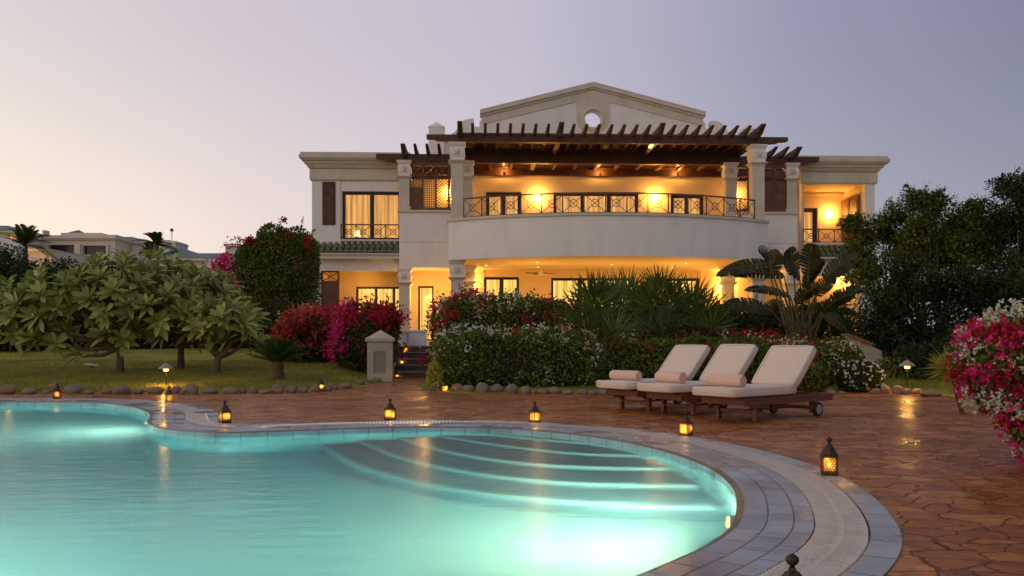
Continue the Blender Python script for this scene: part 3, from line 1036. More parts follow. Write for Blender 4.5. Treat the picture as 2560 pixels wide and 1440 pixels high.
scr_top, scr_mid, scr_bot = hz(409, BAYY), hz(444, BAYY), BZ
xi, xo = -abs(lx_(1168, BAYY + .3)) + -.2, -abs(lx_(1012, BAYY + .25)) + .2
for s_ in (-1, 1):
    e = empty('lattice_screen', parent=villa)
    X0, X1 = (xo, xi) if s_ < 0 else (-xi, -xo)
    y = BAYY + .12
    n3 = 4
    f = MB(); wdt = (X1 - X0) / n3
    for k in range(n3 + 1):
        x = X0 + k * wdt
        f.box(x - .04, x + .04, y - .03, y + .03, scr_bot, scr_top)
    for z in (scr_bot + .06, scr_mid, scr_mid - .02, scr_top - .04):
        for k in range(n3): f.box(X0 + k * wdt + .04, X0 + (k + 1) * wdt - .04, y - .026, y + .026, z - .06, z + .06)
    f.build('frame', M['wood2'], e)
    for k in range(n3):
        a, c = X0 + k * wdt + .04, X0 + (k + 1) * wdt - .04
        b = MB()
        b.bar((a, y, scr_mid + .06), (c, y, scr_top - .1), .03, .03); b.bar((c, y, scr_mid + .06), (a, y, scr_top - .1), .03, .03)
        b.build('cross_brace', M['wood2'], e)
        b = MB()
        kk = k if s_ < 0 else n3 - 1 - k
        if kk == 0 or (s_ > 0 and kk < 3):
            b.box(a, c, y - .01, y + .01, scr_bot + .12, scr_bot + (.9 if s_ < 0 else 1.6)); lattice(b, a, c, scr_bot + (.9 if s_ < 0 else 1.6), scr_mid - .08, y)
        else:
            lattice(b, a, c, scr_bot + .12, scr_mid - .08, y, diag=(kk != 1))
        b.build('lattice_panel', M['wood2'], e)

# ---- pergolas
def beam_poly(x0, x1, z0, z1, end):
    """long beam whose ends are carved back at the underside"""
    return [(x0, z1), (x0, z0 + (z1 - z0) * .45), (x0 + end * .28, z0 + (z1 - z0) * .38), (x0 + end * .38, z0 + (z1 - z0) * .2), (x0 + end * .62, z0 + (z1 - z0) * .12), (x0 + end, z0),
            (x1 - end, z0), (x1 - end * .62, z0 + (z1 - z0) * .12), (x1 - end * .38, z0 + (z1 - z0) * .2), (x1 - end * .28, z0 + (z1 - z0) * .38), (x1, z0 + (z1 - z0) * .45), (x1, z1)]


def rafter(mb, x, w, y0, y1, zt, h, nose):
    """rafter along the depth with a curved, upswept nose towards the garden"""
    zb = zt - h
    pr = [(y1, zb), (y1, zt), (y0 + nose, zt), (y0 + nose * .45, zt + .01), (y0 + .02, zt + .03), (y0, zt + .02), (y0, zt - .02), (y0 + nose * .3, zt - h * .35), (y0 + nose * .7, zt - h * .8), (y0 + nose * 1.1, zb)]
    n = len(pr)
    vs = [(x - w / 2, a, c) for a, c in pr] + [(x + w / 2, a, c) for a, c in pr]
    # split in two convex-ish pieces is not needed: sides are ngons
    mb.add(vs, [tuple(range(n)), tuple(range(n, 2 * n))[::-1]] + [(i, n + i, n + (i + 1) % n, (i + 1) % n) for i in range(n)])


pg = tag(empty('pergola', parent=villa), 'tall dark timber pergola over the middle of the upper terrace')
zb, zt = hz(358, .28, 1300), hz(337, .1, 1300)
bl = abs(lx_(1066, .1))
b = MB(); b.prism_xz(beam_poly(-bl, bl, zb + .005, zt, 1.0), .12, .38); b.build('front_beam', M['wood'], pg)
xr_ = np.linspace(-lx_(1922, -.7), lx_(1922, -.7), 25) * -1
xr_ = np.linspace(-5.25, 5.25, 25)
for k, x in enumerate(xr_):
    big = k % 8 == 0
    b = MB(); rafter(b, x, .17 if big else .10, -.85 if big else -.75, WALLY - .01, zt + .17 + (.04 if big else 0), .30 if big else .20, .6)
    b.build('rafter', M['wood'], pg)
b = MB(); b.box(-5.27, 5.27, BAYY + .12, BAYY + .16, hz(387, BAYY, 1500) + .004, zt + .05); b.build('added_sky_slit_board', M['wood'], pg)  # added board, blocks the sky slits between the two pergolas
b = MB()
y = .8
while y < WALLY - .2:
    b.box(-5.4, 5.4, y, y + .07, zt + .176 - .0, zt + .23); y += .10
b.build('top_battens', M['wood'], pg)
for x in (-5.36, -1.75, 1.75, 5.36):
    b = MB(); b.box(x - .085, x + .085, .4, WALLY - .01, zb + .08, zt - .02); b.build('side_beam', M['wood'], pg)

pl = tag(empty('pergola', parent=villa), 'lower dark timber pergola spanning both bays under the taller one')
zb2, zt2 = hz(408, BAYY, 1500), hz(387, BAYY, 1500)
bl2 = abs(lx_(940, BAYY + .1))
b = MB(); b.prism_xz(beam_poly(-bl2, bl2, zb2 + .004, zt2, 1.0), BAYY + .08, BAYY + .34); b.build('front_beam', M['wood'], pl)
ext = abs(lx_(1007, BAYY - .8))
for s_ in (-1, 1):
    for k in range(4):
        x = s_ * (ext - .44 * k)
        b = MB(); rafter(b, x, .17 if k == 0 else .10, 1.55, WALLY - .01, zt2 + .16, .28 if k == 0 else .2, .6); b.build('rafter', M['wood'], pl)
for k in range(13):
    x = -5.0 + k * 10.0 / 12
    b = MB(); b.box(x - (.08 if k % 3 == 0 else .05), x + (.08 if k % 3 == 0 else .05), BAYY + .35, WALLY - .2, zb2 + .03, zt2 - .01); b.build('rafter', M['wood2'], pl)
b = MB(); b.box(xl + .3, xr - .3, WALLY - .2, WALLY - .006, zb2 - .18, zb2 + .14); b.build('wall_plate', M['wood'], pl)
b = MB()
for k in range(12):
    if 5 <= k <= 6: continue
    xa = -5.0 + k * 10.0 / 12 + .1; xb = xa + 10.0 / 12 - .2
    for y in np.arange(BAYY + .45, WALLY - .25, .12): b.box(xa, xb, y, y + .03, zb2 + .10, zb2 + .13)
    for x in np.arange(xa, xb, .075): b.box(x, x + .03, BAYY + .4, WALLY - .22, zb2 + .131, zb2 + .155)
b.build('lattice_panel', M['wood2'], pl)

# ---- gable parapet with the round opening
gy = WALLY
pts_px = [(1071, 400), (1071, 336), (1110, 336), (1125, 332), (1137, 325), (1145, 312), (1150, 303), (1160, 296), (1172, 292), (1184, 291), (1186, 312), (1199, 312), (1199, 297), (1205, 295), (1205, 281), (1205, 277)]
left = [L(x, y, gy) for x, y in pts_px]
capx = abs(L(1485, 203, gy)[0])
mid = L(1485, 300, gy)[0]
left = [(x - mid, z) for x, z in left]
apex = L(1485, 206, gy)[1]
gable = left + [(0, apex - .03)] + [(-x, z) for x, z in left[::-1]]
oc = (0, hz(292.5, gy, 1485)); orad = .345
hole = [(oc[0] + orad * math.cos(t), oc[1] + orad * math.sin(t)) for t in [2 * math.pi * k / 40 for k in range(40)]]
ge = empty('gable', (mid, 0, 0), parent=villa)
b = MB(); b.prism_xz([(x, z) for x, z in gable], gy + .302, gy + .75, [hole]); b.build('gable_wall', M['plaster'], ge)
b = MB()
xe, ze = left[-1][0] - .08, left[-1][1] - .02
top = [(xe, ze - .06), (xe, ze + .12), (0, apex + .08), (-xe, ze + .12), (-xe, ze - .06), (0, apex - .12)]
b.prism_xz(top, gy + .16, gy + .88)
b.prism_xz([(xe + .06, ze - .14), (xe + .06, ze - .06), (0, apex - .121), (-xe - .06, ze - .06), (-xe - .06, ze - .14), (0, apex - .2)], gy + .22, gy + .82)
b.build('coping', M['stone'], ge)
# beige band under the coping and round the opening
b = MB()
def slope_z(x): return apex - .2 - (apex - .2 - (ze - .14)) * abs(x) / abs(xe)
bw_ = abs(L(1443, 300, gy)[0] - mid)
U_ = [(-bw_, slope_z(bw_) - .33)] + [(bw_ * math.cos(t), oc[1] + .0 + bw_ * .86 * math.sin(t)) for t in [math.pi + math.pi * k / 16 for k in range(17)]] + [(bw_, slope_z(bw_) - .33)]
band = [(xe + .1, slope_z(xe) - .30)] + U_ + [(-xe - .1, slope_z(xe) - .30), (-xe - .1, slope_z(xe + .1) - .005), (0, apex - .205), (xe + .1, slope_z(xe + .1) - .005)]
b.prism_xz(band, gy + .27, gy + .3015, [hole])
b.build('gable_band', M['stone'], ge)
b = MB()
nn_ = 40
vs = []; prof = [(orad - .002, .33), (orad - .002, .24), (orad + .03, .21), (orad + .09, .21), (orad + .12, .24), (orad + .12, .272)]
for r_, dy in prof:
    for k in range(nn_):
        t = 2 * math.pi * k / nn_; vs.append((r_ * math.cos(t), gy + dy, oc[1] + r_ * math.sin(t)))
b.add(vs, [(i * nn_ + k, (i + 1) * nn_ + k, (i + 1) * nn_ + (k + 1) % nn_, i * nn_ + (k + 1) % nn_) for i in range(len(prof) - 1) for k in range(nn_)])
b.build('round_frame', M['stone'], ge, smooth=True)
for s_ in (-1, 1):
    x = s_ * abs(L(1091, 320, gy)[0] - mid); w = .31
    z0, z1, z2 = hz(395, gy), hz(321, gy), hz(304, gy)
    b = MB(); b.bbox(x - w, x + w, gy - .05, gy + .57, z0, z1, .015)
    b.add([(x - w - .02, gy - .07, z1), (x + w + .02, gy - .07, z1), (x + w + .02, gy + .59, z1), (x - w - .02, gy + .59, z1), (x, gy + .26, z2)], [(0, 1, 4), (1, 2, 4), (2, 3, 4), (3, 0, 4), (3, 2, 1, 0)])
    b.build('corner_post', M['plaster'], ge)

# ---- wings
def cornice(x0, x1, y0, y1, z_top, name='cornice'):
    """stepped and flared profile round three sides"""
    prof = [(0, z_top - 1.02), (.06, z_top - 1.02), (.08, z_top - .98), (.08, z_top - .62), (.05, z_top - .61), (.05, z_top - .58), (.12, z_top - .56), (.20, z_top - .44), (.26, z_top - .40), (.27, z_top - .33), (.34, z_top - .31), (.42, z_top - .22), (.43, z_top - .11), (.38, z_top - .10), (.38, z_top)]
    mb = MB(); vs = []
    for o, z in prof:
        vs += [(x0 - o, y1, z), (x0 - o, y0 - o, z), (x1 + o, y0 - o, z), (x1 + o, y1, z)]
    n = len(prof); fs = []
    for i in range(n - 1):
        for k in range(3): fs.append((i * 4 + k, i * 4 + k + 1, (i + 1) * 4 + k + 1, (i + 1) * 4 + k))
    fs.append(tuple((n - 1) * 4 + k for k in range(4)))
    mb.add(vs, fs)
    return mb.build(name, M['stone'], villa)


ZT = hz(380, WINGY - .4, 900)
LW0, LW1 = lx_(780, WINGY), lx_(1003, WINGY)
RW0, RW1 = lx_(2005, WINGY), lx_(2187, WINGY)
BACK = 13.0
for (wx0, wx1, sgn) in ((LW0, LW1, -1), (RW0, RW1, 1)):
    cornice(wx0, wx1, WINGY, BACK, ZT)
    # side and back walls, roof
    b = MB()
    if sgn < 0: b.box(wx0, wx0 + .3, WINGY + .302, BACK, FL - .4, ZT - .05)
    else: b.box(wx1 - .3, wx1, WINGY + .302, BACK, FL - .4, ZT - .05)
    b.box(wx0 + .31, wx1 - .31, BACK - .3, BACK - .01, FL - .4, ZT - .06)
    b.box(wx0 + .31, wx1 - .31, WINGY + .31, BACK - .31, ZT - .5, ZT - .3)
    b.build('side_wall', M['plaster'], villa)
b = MB(); b.box(xl, xr, WALLY + .31, BACK - .4, ROOFZ - .3, ROOFZ - .1); b.build('roof', M['plaster'], villa)
# left wing front
wu = [lx_(855, WINGY), lx_(1003, WINGY) - .01, hz(600, WINGY, 900), hz(478, WINGY, 900)]
lo = [lx_(802, WINGY), LW1 - .05, FL, hz(677, WINGY, 900)]
wall(LW0, LW1, FL - .4, ZT - .9, WINGY, .3, [wu, lo]).build('wall', M['plaster'], villa)
window(wu[0], wu[1], wu[2], wu[3], WINGY + .14, 2, .11, 'curtain', 'window', 'tall two leaf upper window of the left wing')
b = MB()   # raised surround and recess lines
b.box(lx_(852, WINGY), LW1 - .01, WINGY - .02, WINGY - .001, hz(457, WINGY), hz(455, WINGY))
b.box(lx_(850, WINGY), lx_(852.5, WINGY), WINGY - .02, WINGY - .001, hz(600, WINGY), hz(455, WINGY))
b.box(lx_(852, WINGY), LW1 - .01, WINGY - .10, WINGY - .001, hz(606, WINGY), hz(601, WINGY))
b.build('window_surround', M['stone'], villa)
b = MB(); sx0, sx1, sz0, sz1 = lx_(806, WINGY), lx_(839, WINGY), hz(563, WINGY, 900), hz(455, WINGY, 900)
b.bbox(sx0, sx1, WINGY - .035, WINGY - .002, sz0, sz1, .01); b.bbox(sx0 + .07, sx1 - .07, WINGY - .05, WINGY - .036, sz0 + .1, sz1 - .1, .01)
b.build('shutter', M['wood'], villa)
rx0, rx1 = lx_(853, WINGY - .05), LW1 - .03
npn = 4
railing([(rx0 + (rx1 - rx0) * k / npn, WINGY - .06) for k in range(npn + 1)], hz(565, WINGY) - hz(600, WINGY), hz(600, WINGY), 'short iron railing before the upper window of the left wing')


def tile_awning(x0, x1, zt, zb, y0, y1, name='tile_awning'):
    """two courses of half round glazed tiles on a sloping ledge"""
    e = empty(name, parent=villa)
    b = MB(); b.prism_xz([(x0 + .03, zb - .06), (x1, zb - .06), (x1, zb), (x0 + .03, zb)], y0 + .02, y1); b.build('ledge', M['plaster'], e)
    t = MB(); pitch = .235; x = x0 + pitch / 2
    ym, zm = (y0 + y1) / 2, (zt + zb) / 2 + .03
    k = 0
    while x < x1 - .05:
        for (ya, za, yb, zb_) in ((y1, zt, ym - .04, zm - .01), (ym + .05, zm - .03, y0 - .06, zb + .03)):
            n = 8; vs = []
            for (yy, zz, rr) in ((ya, za, .075), (yb, zb_, .10)):
                for q in range(n + 1):
                    a = math.pi * q / n
                    vs.append((x - rr * math.cos(a), yy, zz + rr * math.sin(a)))
            for (yy, zz, rr) in ((yb, zb_, .10),):
                vs += [(x, yy, zz)]
            fs = [(q, q + 1, n + 2 + q, n + 1 + q) for q in range(n)] + [(2 * n + 2, n + 1 + q + 1, n + 1 + q) for q in range(n)]
            t.add(vs, fs)
        x += pitch; k += 1
    t.build('glazed_tiles', M['roof_green'], e)
    s = MB(); s.add([(x0 + .02, y1, zt - .02), (x1, y1, zt - .02), (x1, y0, zb), (x0 + .02, y0, zb)], [(0, 1, 2, 3)]); s.build('bedding', M['roof_green'], e)


tile_awning(lx_(788, WINGY), LW1 - .02, hz(611, WINGY), hz(634, WINGY - .6), WINGY - .62, WINGY - .003)
b = MB(); b.box(lx_(793, WINGY), LW1 - .02, WINGY - .45, WINGY - .003, hz(651, WINGY), hz(637, WINGY)); b.build('fascia', M['plaster'], villa)
# loggia under the left wing
yb = WINGY + 1.9
b = MB()
b.box(lo[0] - .25, lo[0], WINGY + .3, yb, FL, Z_SOF + .2); b.box(LW1 + .35, LW1 + .5, WALLY + .32, yb, FL, Z_SOF + .2)
b.box(lo[0], LW1 + .4, WINGY + .3, yb + .3, hz(672, WINGY), hz(672, WINGY) + .2)
wall(lo[0] - .25, LW1 + .5, FL, Z_SOF + .2, yb, .25, [[lx_(890, yb), LW1 + .33, FL + .05, hz(718, yb)]], b)
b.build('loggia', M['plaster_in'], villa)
window(lx_(890, yb), LW1 + .33, FL + .05, hz(718, yb), yb + .08, 3, .08, 'curtain_low', 'window', 'wide ground floor window with drawn yellow curtains', thick=.1)
b = MB(); sx0, sx1 = lx_(803, WINGY + .05), lx_(848, WINGY + .05); sz1 = hz(678, WINGY)
b.box(sx0, sx1, WINGY + .06, WINGY + .11, FL, sz1 - .42)
for a_, c_ in ((sx0, sx0 + .07), (sx1 - .07, sx1)): b.box(a_, c_, WINGY + .05, WINGY + .12, sz1 - .42, sz1)
b.box(sx0 + .07, sx1 - .07, WINGY + .052, WINGY + .118, sz1 - .07, sz1 - .002); b.box(sx0 + .07, sx1 - .07, WINGY + .052, WINGY + .118, sz1 - .46, sz1 - .40)
b.bar((sx0 + .07, WINGY + .085, sz1 - .4), (sx1 - .07, WINGY + .085, sz1 - .07), .03); b.bar((sx1 - .07, WINGY + .085, sz1 - .4), (sx0 + .07, WINGY + .085, sz1 - .07), .03)
b.build('shutter', M['wood2'], villa)

# right wing front with open loggia
ru = [RW0 + .02, lx_(2164, WINGY), hz(607, WINGY, 2100), hz(460, WINGY, 2100)]
rl = [RW0 + .02, lx_(2150, WINGY), FL, hz(690, WINGY, 2100)]
wall(RW0, RW1, FL - .4, ZT - .9, WINGY, .3, [ru, rl]).build('wall', M['plaster'], villa)
yb = WINGY + 2.2
b = MB()
rd = [RW0 - .6, lx_(2044, yb), ru[2] - .2, hz(517, yb)]
wall(RW0 - .7, ru[1] + .3, ru[2] - .2, ru[3] + .3, yb, .25, [rd], b)
b.box(ru[1] + .02, ru[1] + .3, WINGY + .3, yb, ru[2] - .2, ru[3] + .3)
b.box(RW0 - .7, ru[1] + .019, WINGY + .3, yb, ru[3] + .05, ru[3] + .28); b.box(RW0 - .7, ru[1] + .019, WINGY + .3, yb, ru[2] - .35, ru[2] - .2)
b.box(RW0 - .7, ru[1] + .019, yb - .12, yb - .001, ru[3] - .08, ru[3] + .049)
wall(RW0 - .2, RW1 - .3, FL, ru[2] - .35, yb, .25, [], b)
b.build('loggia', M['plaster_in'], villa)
window(*rd, yb + .08, 1, .16, 'curtain', 'door', 'dark framed door of the right loggia')
for k in range(2):
    b = MB(); y0 = WINGY + .5 + k * .85; x = ru[1] - .05
    b.box(x - .03, x + .02, y0, y0 + .78, ru[2] + .0, ru[3] - .32); b.box(x - .05, x - .031, y0 + .1, y0 + .68, ru[2] + .15, ru[3] - .5)
    b.build('shutter', M['wood2'], villa)
npn = 4; rx0, rx1 = RW0 + .05, ru[1]
railing([(rx0 + (rx1 - rx0) * k / npn, WINGY + .02) for k in range(npn + 1)], hz(572, WINGY) - hz(606, WINGY), ru[2], 'short iron railing of the right wing loggia')
b = MB(); b.box(RW0 + .01, ru[1] + .1, WINGY - .06, WINGY - .002, ru[2] - .1, ru[2] - .001); b.build('sill', M['stone'], villa)
tile_awning(RW0 + .02, lx_(2150, WINGY), hz(612, WINGY), hz(640, WINGY - .6), WINGY - .62, WINGY - .003)

# ---- wall sconces, down lights, added fill lights, fan
def sconce(x, y, z, power):
    e = empty('wall_lamp', (x, y, z), parent=villa)
    b = MB(); b.box(-.06, .06, .015, .03, -.10, .10); b.build('back_plate', M['bronze'], e)
    b = MB(); prof = [(.02, -.10), (.07, -.05), (.12, .02), (.14, .07)]; n = 12; vs = []
    for r_, z_ in prof:
        for k in range(n + 1): a = math.pi + math.pi * k / n; vs.append((r_ * math.cos(a), .012 + r_ * .8 * math.sin(a), z_))
    b.add(vs, [(i * (n + 1) + k, i * (n + 1) + k + 1, (i + 1) * (n + 1) + k + 1, (i + 1) * (n + 1) + k) for i in range(len(prof) - 1) for k in range(n)])
    b.build('lamp_shade', M['lamp'], e, smooth=True)
    warm((0, -.17, .10), power, .05, e)


sz = hz(500, WALLY)
sconce(lx_(1345, WALLY), WALLY - .001, sz, 75)
sconce(lx_(1637, WALLY), WALLY - .001, sz, 75)
sconce(lx_(1121, WALLY), WALLY - .001, hz(490, WALLY), 50)
sconce(-lx_(1121, WALLY), WALLY - .001, hz(490, WALLY), 40)
sconce(lx_(2073, yb), yb - .001, hz(538, yb), 52)
sconce(lx_(1812, WALLY), WALLY - .001, hz(722, WALLY), 95)
sconce(lx_(1178, WALLY), WALLY - .001, hz(715, WALLY), 60)
sconce(lx_(2092, yb), yb - .001, hz(700, yb), 60)
for (px, py) in ((1343, 656), (1345, 667), (1715, 656), (1681, 668), (1215, 664), (1530, 660)):
    ly = (2180 * (Z_SOF - HC) / (CY - py)) - HO.y
    x = lx_(px, ly)
    e = empty('down_light', (x, ly, Z_SOF), parent=villa)
    b = MB(); b.lathe([(.075, -.012), (.075, .0)], 16); b.build('trim_ring', M['steel'], e)
    b = MB(); b.lathe([(.05, -.016), (.05, -.0125)], 16); b.build('lens', M['bulb'], e)
    w_ = warm((0, 0, -.06), 45, .04, e, kind='SPOT'); w_.data.spot_size = R(140); w_.data.spot_blend = .6
warm((-2.6, 1.2, 2.0), 120, .4); warm((.2, 1.0, 2.0), 70, .4); warm((3.0, 1.2, 2.0), 150, .4)  # added fill lights without fittings, they brighten the portico
warm((-CXB - 1.3, 3.0, 2.6), 70, .2)
warm((lo[0] + 1.4, WINGY + .9, 3.0), 22, .2)  # fill light without a fitting inside the left loggia
# lamps on the pergola that light its underside
for x in (-3.6, .2, 3.3):
    b = MB(); b.lathe([(.03, 0), (.05, .04), (.055, .1)], 12, (x, WALLY - .45, zb2 - .22)); b.build('up_light', M['bronze'], villa)
    warm((x, WALLY - .45, zb2 - .08), 24, .04, name='up_light_glow')
b = MB(); x = lx_(1630, .6)
b.box(x - .05, x + .05, .45, 1.0, zb + .02, zb + .09); b.build('tube_lamp', emit('tube_lamp_glow', (1, .62, .22), 3.5), villa)
e = empty('ceiling_fan', (lx_(1352, 2.2), 2.2, Z_SOF), parent=villa)
b = MB(); b.tube([(0, 0, 0), (0, 0, -.22)], .015, 8); b.lathe([(.08, -.34), (.10, -.3), (.09, -.22)], 16); b.build('motor', M['plaster'], e)
for k in range(4):
    a = R(20 + 90 * k); c, s = math.cos(a), math.sin(a)
    b = MB(); Mx = Matrix.Rotation(a, 4, 'Z') @ Matrix.Translation((0, 0, -.28)) @ Matrix.Rotation(R(12), 4, 'X')
    b.bbox(.1, .62, -.06, .06, -.006, .006, .003, Mx); b.build('blade', M['wood2'], e)

# lamps standing inside the rooms
for (lab, px, py, ly, w) in (('shaded table lamp glowing inside the left ground floor glass door', 1236, 748, WALLY + .32, .20), ('low lamp glowing behind the curtain of the left upper window', 893, 585, WINGY + .36, .13)):
    x, z = L(px, py, ly); p = HO + EX * x + EY * ly
    o = thing('table_lamp', lab, 'lamp', (p.x, p.y, z), TH)
    b = MB(); b.lathe([(w, -.10), (w * .6, .12)], 16); b.build('lamp_shade', emit('lamp_shade_glow', (1, .74, .32), 2.6), o)
    b = MB(); b.lathe([(.08, -.5), (.03, -.45), (.03, -.101)], 10); b.build('base', M['bronze'], o)

# plinth
b = MB(); b.box(LW0 - .3, RW1 + .3, -3.0, BACK + 1, .25, FL - .002); b.build('terrace_floor', M['stair'], villa)

# ------------------------------------------------------------------ garden stairs, gate pillar, low wall
sx0, sx1 = -2.84, -1.45
st = thing('garden_stairs', 'grey tiled garden stairs rising from the paving to the lit terrace', 'stairs')
for k in range(5):
    y = STAIR_Y + .30 * k
    b = MB(); b.box(sx0, sx1, y, y + (.30 if k < 4 else 8.0), -.05 if k < 4 else 0, .15 * (k + 1) - .03); s_o = b.build('step', M['stair'], st)
    b = MB(); b.bbox(sx0, sx1, y - .025, y + (.295 if k < 4 else 7.95), .15 * (k + 1) - .03, .15 * (k + 1), .006); b.build('nosing', M['nosing'], s_o)
b = MB()
b.prism_xz([(0, 0), (1, 0), (1, 1), (0, 1)], 0, 0.01) if False else None
pr = [(STAIR_Y - .1, -.05), (STAIR_Y - .1, .34), (STAIR_Y + 1.25, 1.08), (STAIR_Y + 3.3, 1.08), (STAIR_Y + 3.3, -.05)]
n_ = len(pr)
b.add([(sx0 - .2, y, z) for y, z in pr] + [(sx0 - .003, y, z) for y, z in pr], [tuple(range(n_)), tuple(range(n_, 2 * n_))[::-1]] + [(i, n_ + i, n_ + (i + 1) % n_, (i + 1) % n_) for i in range(n_)])
b.build('side_wall', M['plaster'], st)
b = MB(); b.bar((sx0 - .1, STAIR_Y - .1, .37), (sx0 - .1, STAIR_Y + 1.25, 1.11), .26, .05); b.bbox(sx0 - .23, sx0 + .03, STAIR_Y + 1.25, STAIR_Y + 3.33, 1.085, 1.14, .01); b.build('wall_coping', M['stone'], st)
b = MB(); b.bbox(sx0 - .0, -2.35, STAIR_Y + 3.0, STAIR_Y + 3.3, FL, 1.12, .01); b.bbox(sx0 - .0, -2.32, STAIR_Y + 2.97, STAIR_Y + 3.33, 1.12, 1.17, .01); b.build('low_wall', M['plaster'], st)
b = MB(); hp0, hp1 = P(962, 828, 20.9), P(979, 785, 22.2)
b.bar(hp0, hp1, .085, .06); b.bar(hp0, (hp0.x, hp0.y, 0.3), .05, .05, up=(0, 1, 0)); b.bar(hp1, (hp1.x, hp1.y, .4), .05, .05, up=(0, 1, 0)); b.build('handrail', M['wood2'], st)

pb = G(951, 953); pw = .27
gp = thing('gate_pillar', 'square cream pillar with pyramid cap and pierced arched panel beside the stairs', 'pillar', (pb.x, pb.y, 0), R(6))
ph_ = HC + (CY - 850) * pb.y / F
b = MB()
wall(-pw, pw, 0, .86, -pw, .06, [[-.135, .135, .18, .66]], b)
b.box(-pw, pw, -pw + .061, pw, 0, .861)
M['pillar'] = mat('shaded_weathered_stone', (.44, .38, .29), .8, .12, 2.0, .2, 25, dirt=(.22, .18, .12, .4))  # weathered stone, base darkened to hold the shade around the pillar
b.build('shaft', M['pillar'], gp)
b = MB(); b.bbox(-pw - .045, pw + .045, -pw - .045, pw + .045, .862, .94, .012)
q = pw + .03
b.add([(-q, -q, .94), (q, -q, .94), (q, q, .94), (-q, q, .94), (0, 0, 1.12)], [(0, 1, 4), (1, 2, 4), (2, 3, 4), (3, 0, 4)]); b.build('cap', M['pillar'], gp)
b = MB(); lattice(b, -.135, .135, .18, .66, -pw + .02, .042, .016); 
arch = [(.135 * math.cos(t), .585 + .10 * math.sin(t)) for t in [math.pi * k / 12 for k in range(13)]]
b.prism_xz([(.14, .585)] + arch[1:-1] + [(-.14, .585), (-.14, .70), (.14, .70)], -pw - .002, -pw + .03)
b.build('pierced_panel', M['pillar'], gp)

# ------------------------------------------------------------------ foliage builders
def unit(A):
    return A / (np.linalg.norm(A, axis=1)[:, None] + 1e-9)


def rdir(n):
    return unit(rs.normal(size=(n, 3)))


def leaf_arrays(Pn, D, Nn, Ln, W, fold=.25, mid=.45):
    """each leaf: two triangles folded along the midrib"""
    n = len(Pn)
    Ln = np.broadcast_to(Ln, n)[:, None]; W = np.broadcast_to(W, n)[:, None]
    D = unit(D); S = unit(np.cross(D, Nn)); U = np.cross(S, D)
    base = Pn; tip = Pn + D * Ln
    m = Pn + D * Ln * mid + U * W * fold
    a = m + S * W * .5; c = m - S * W * .5
    V = np.stack([base, a, tip, c], 1).reshape(-1, 3)
    i = np.arange(n)[:, None] * 4
    Fc = np.concatenate([i + np.array([[0, 1, 2]]), i + np.array([[0, 2, 3]])], 1).reshape(-1, 3)
    return V, Fc


class Leaves:
    def __init__(s): s.V = []; s.F = []; s.M = []; s.n = 0

    def add(s, V, Fc, mi=0):
        s.V.append(V); s.F.append(Fc + s.n); s.M.append(np.full(len(Fc), mi)); s.n += len(V); return s

    def leaves(s, *a, mi=0, **k):
        V, Fc = leaf_arrays(*a, **k); return s.add(V, Fc, mi)

    def build(s, name, mats, parent=None):
        return np_mesh(name, np.concatenate(s.V), np.concatenate(s.F), mats, parent, mi=np.concatenate(s.M))


def lump(D, seed, k=3.0):
    r = np.random.RandomState(abs(int(seed)))
    o = np.zeros(len(D))
    for q in range(6):
        v = r.normal(size=3) * k * (1 + q * .5)
        o += np.sin(D @ v + r.uniform(0, 6.28)) / (1 + q * .5)
    return o / 2.2


def box_shell(n, c, r, p=4.0, rough=.12, seed=1, depth=.25):
    """points near the skin of a rounded, lumpy box: positions and outward directions"""
    r = np.array(r, float)
    A = np.array([r[1] * r[2], r[1] * r[2], r[0] * r[2], r[0] * r[2], r[0] * r[1], r[0] * r[1] * .3])
    f = rs.choice(6, n, p=A / A.sum())
    q = rs.uniform(-1, 1, (n, 3))
    ax = f // 2; sg = np.where(f % 2 == 0, 1.0, -1.0)
    sg = np.where(f == 4, 1.0, np.where(f == 5, -1.0, sg))
    q[np.arange(n), ax] = sg
    q /= (np.abs(q) ** p).sum(1)[:, None] ** (1 / p)
    nn = unit(np.sign(q) * np.abs(q) ** (p - 1) / r)
    W = q * r
    f_ = lump(W / .5, seed, 1.0)
    k = 1 - depth * rs.rand(n) ** 2
    pos = W * k[:, None] + nn * (rough * f_)[:, None]
    return pos + np.array(c), nn


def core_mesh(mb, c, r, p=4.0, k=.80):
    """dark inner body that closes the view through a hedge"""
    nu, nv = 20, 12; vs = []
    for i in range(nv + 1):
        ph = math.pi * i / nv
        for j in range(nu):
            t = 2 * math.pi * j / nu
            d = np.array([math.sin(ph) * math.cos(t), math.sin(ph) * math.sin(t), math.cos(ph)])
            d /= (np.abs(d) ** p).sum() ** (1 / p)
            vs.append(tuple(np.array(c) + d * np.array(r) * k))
    mb.add(vs, [(i * nu + j, (i + 1) * nu + j, (i + 1) * nu + (j + 1) % nu, i * nu + (j + 1) % nu) for i in range(nv) for j in range(nu)])


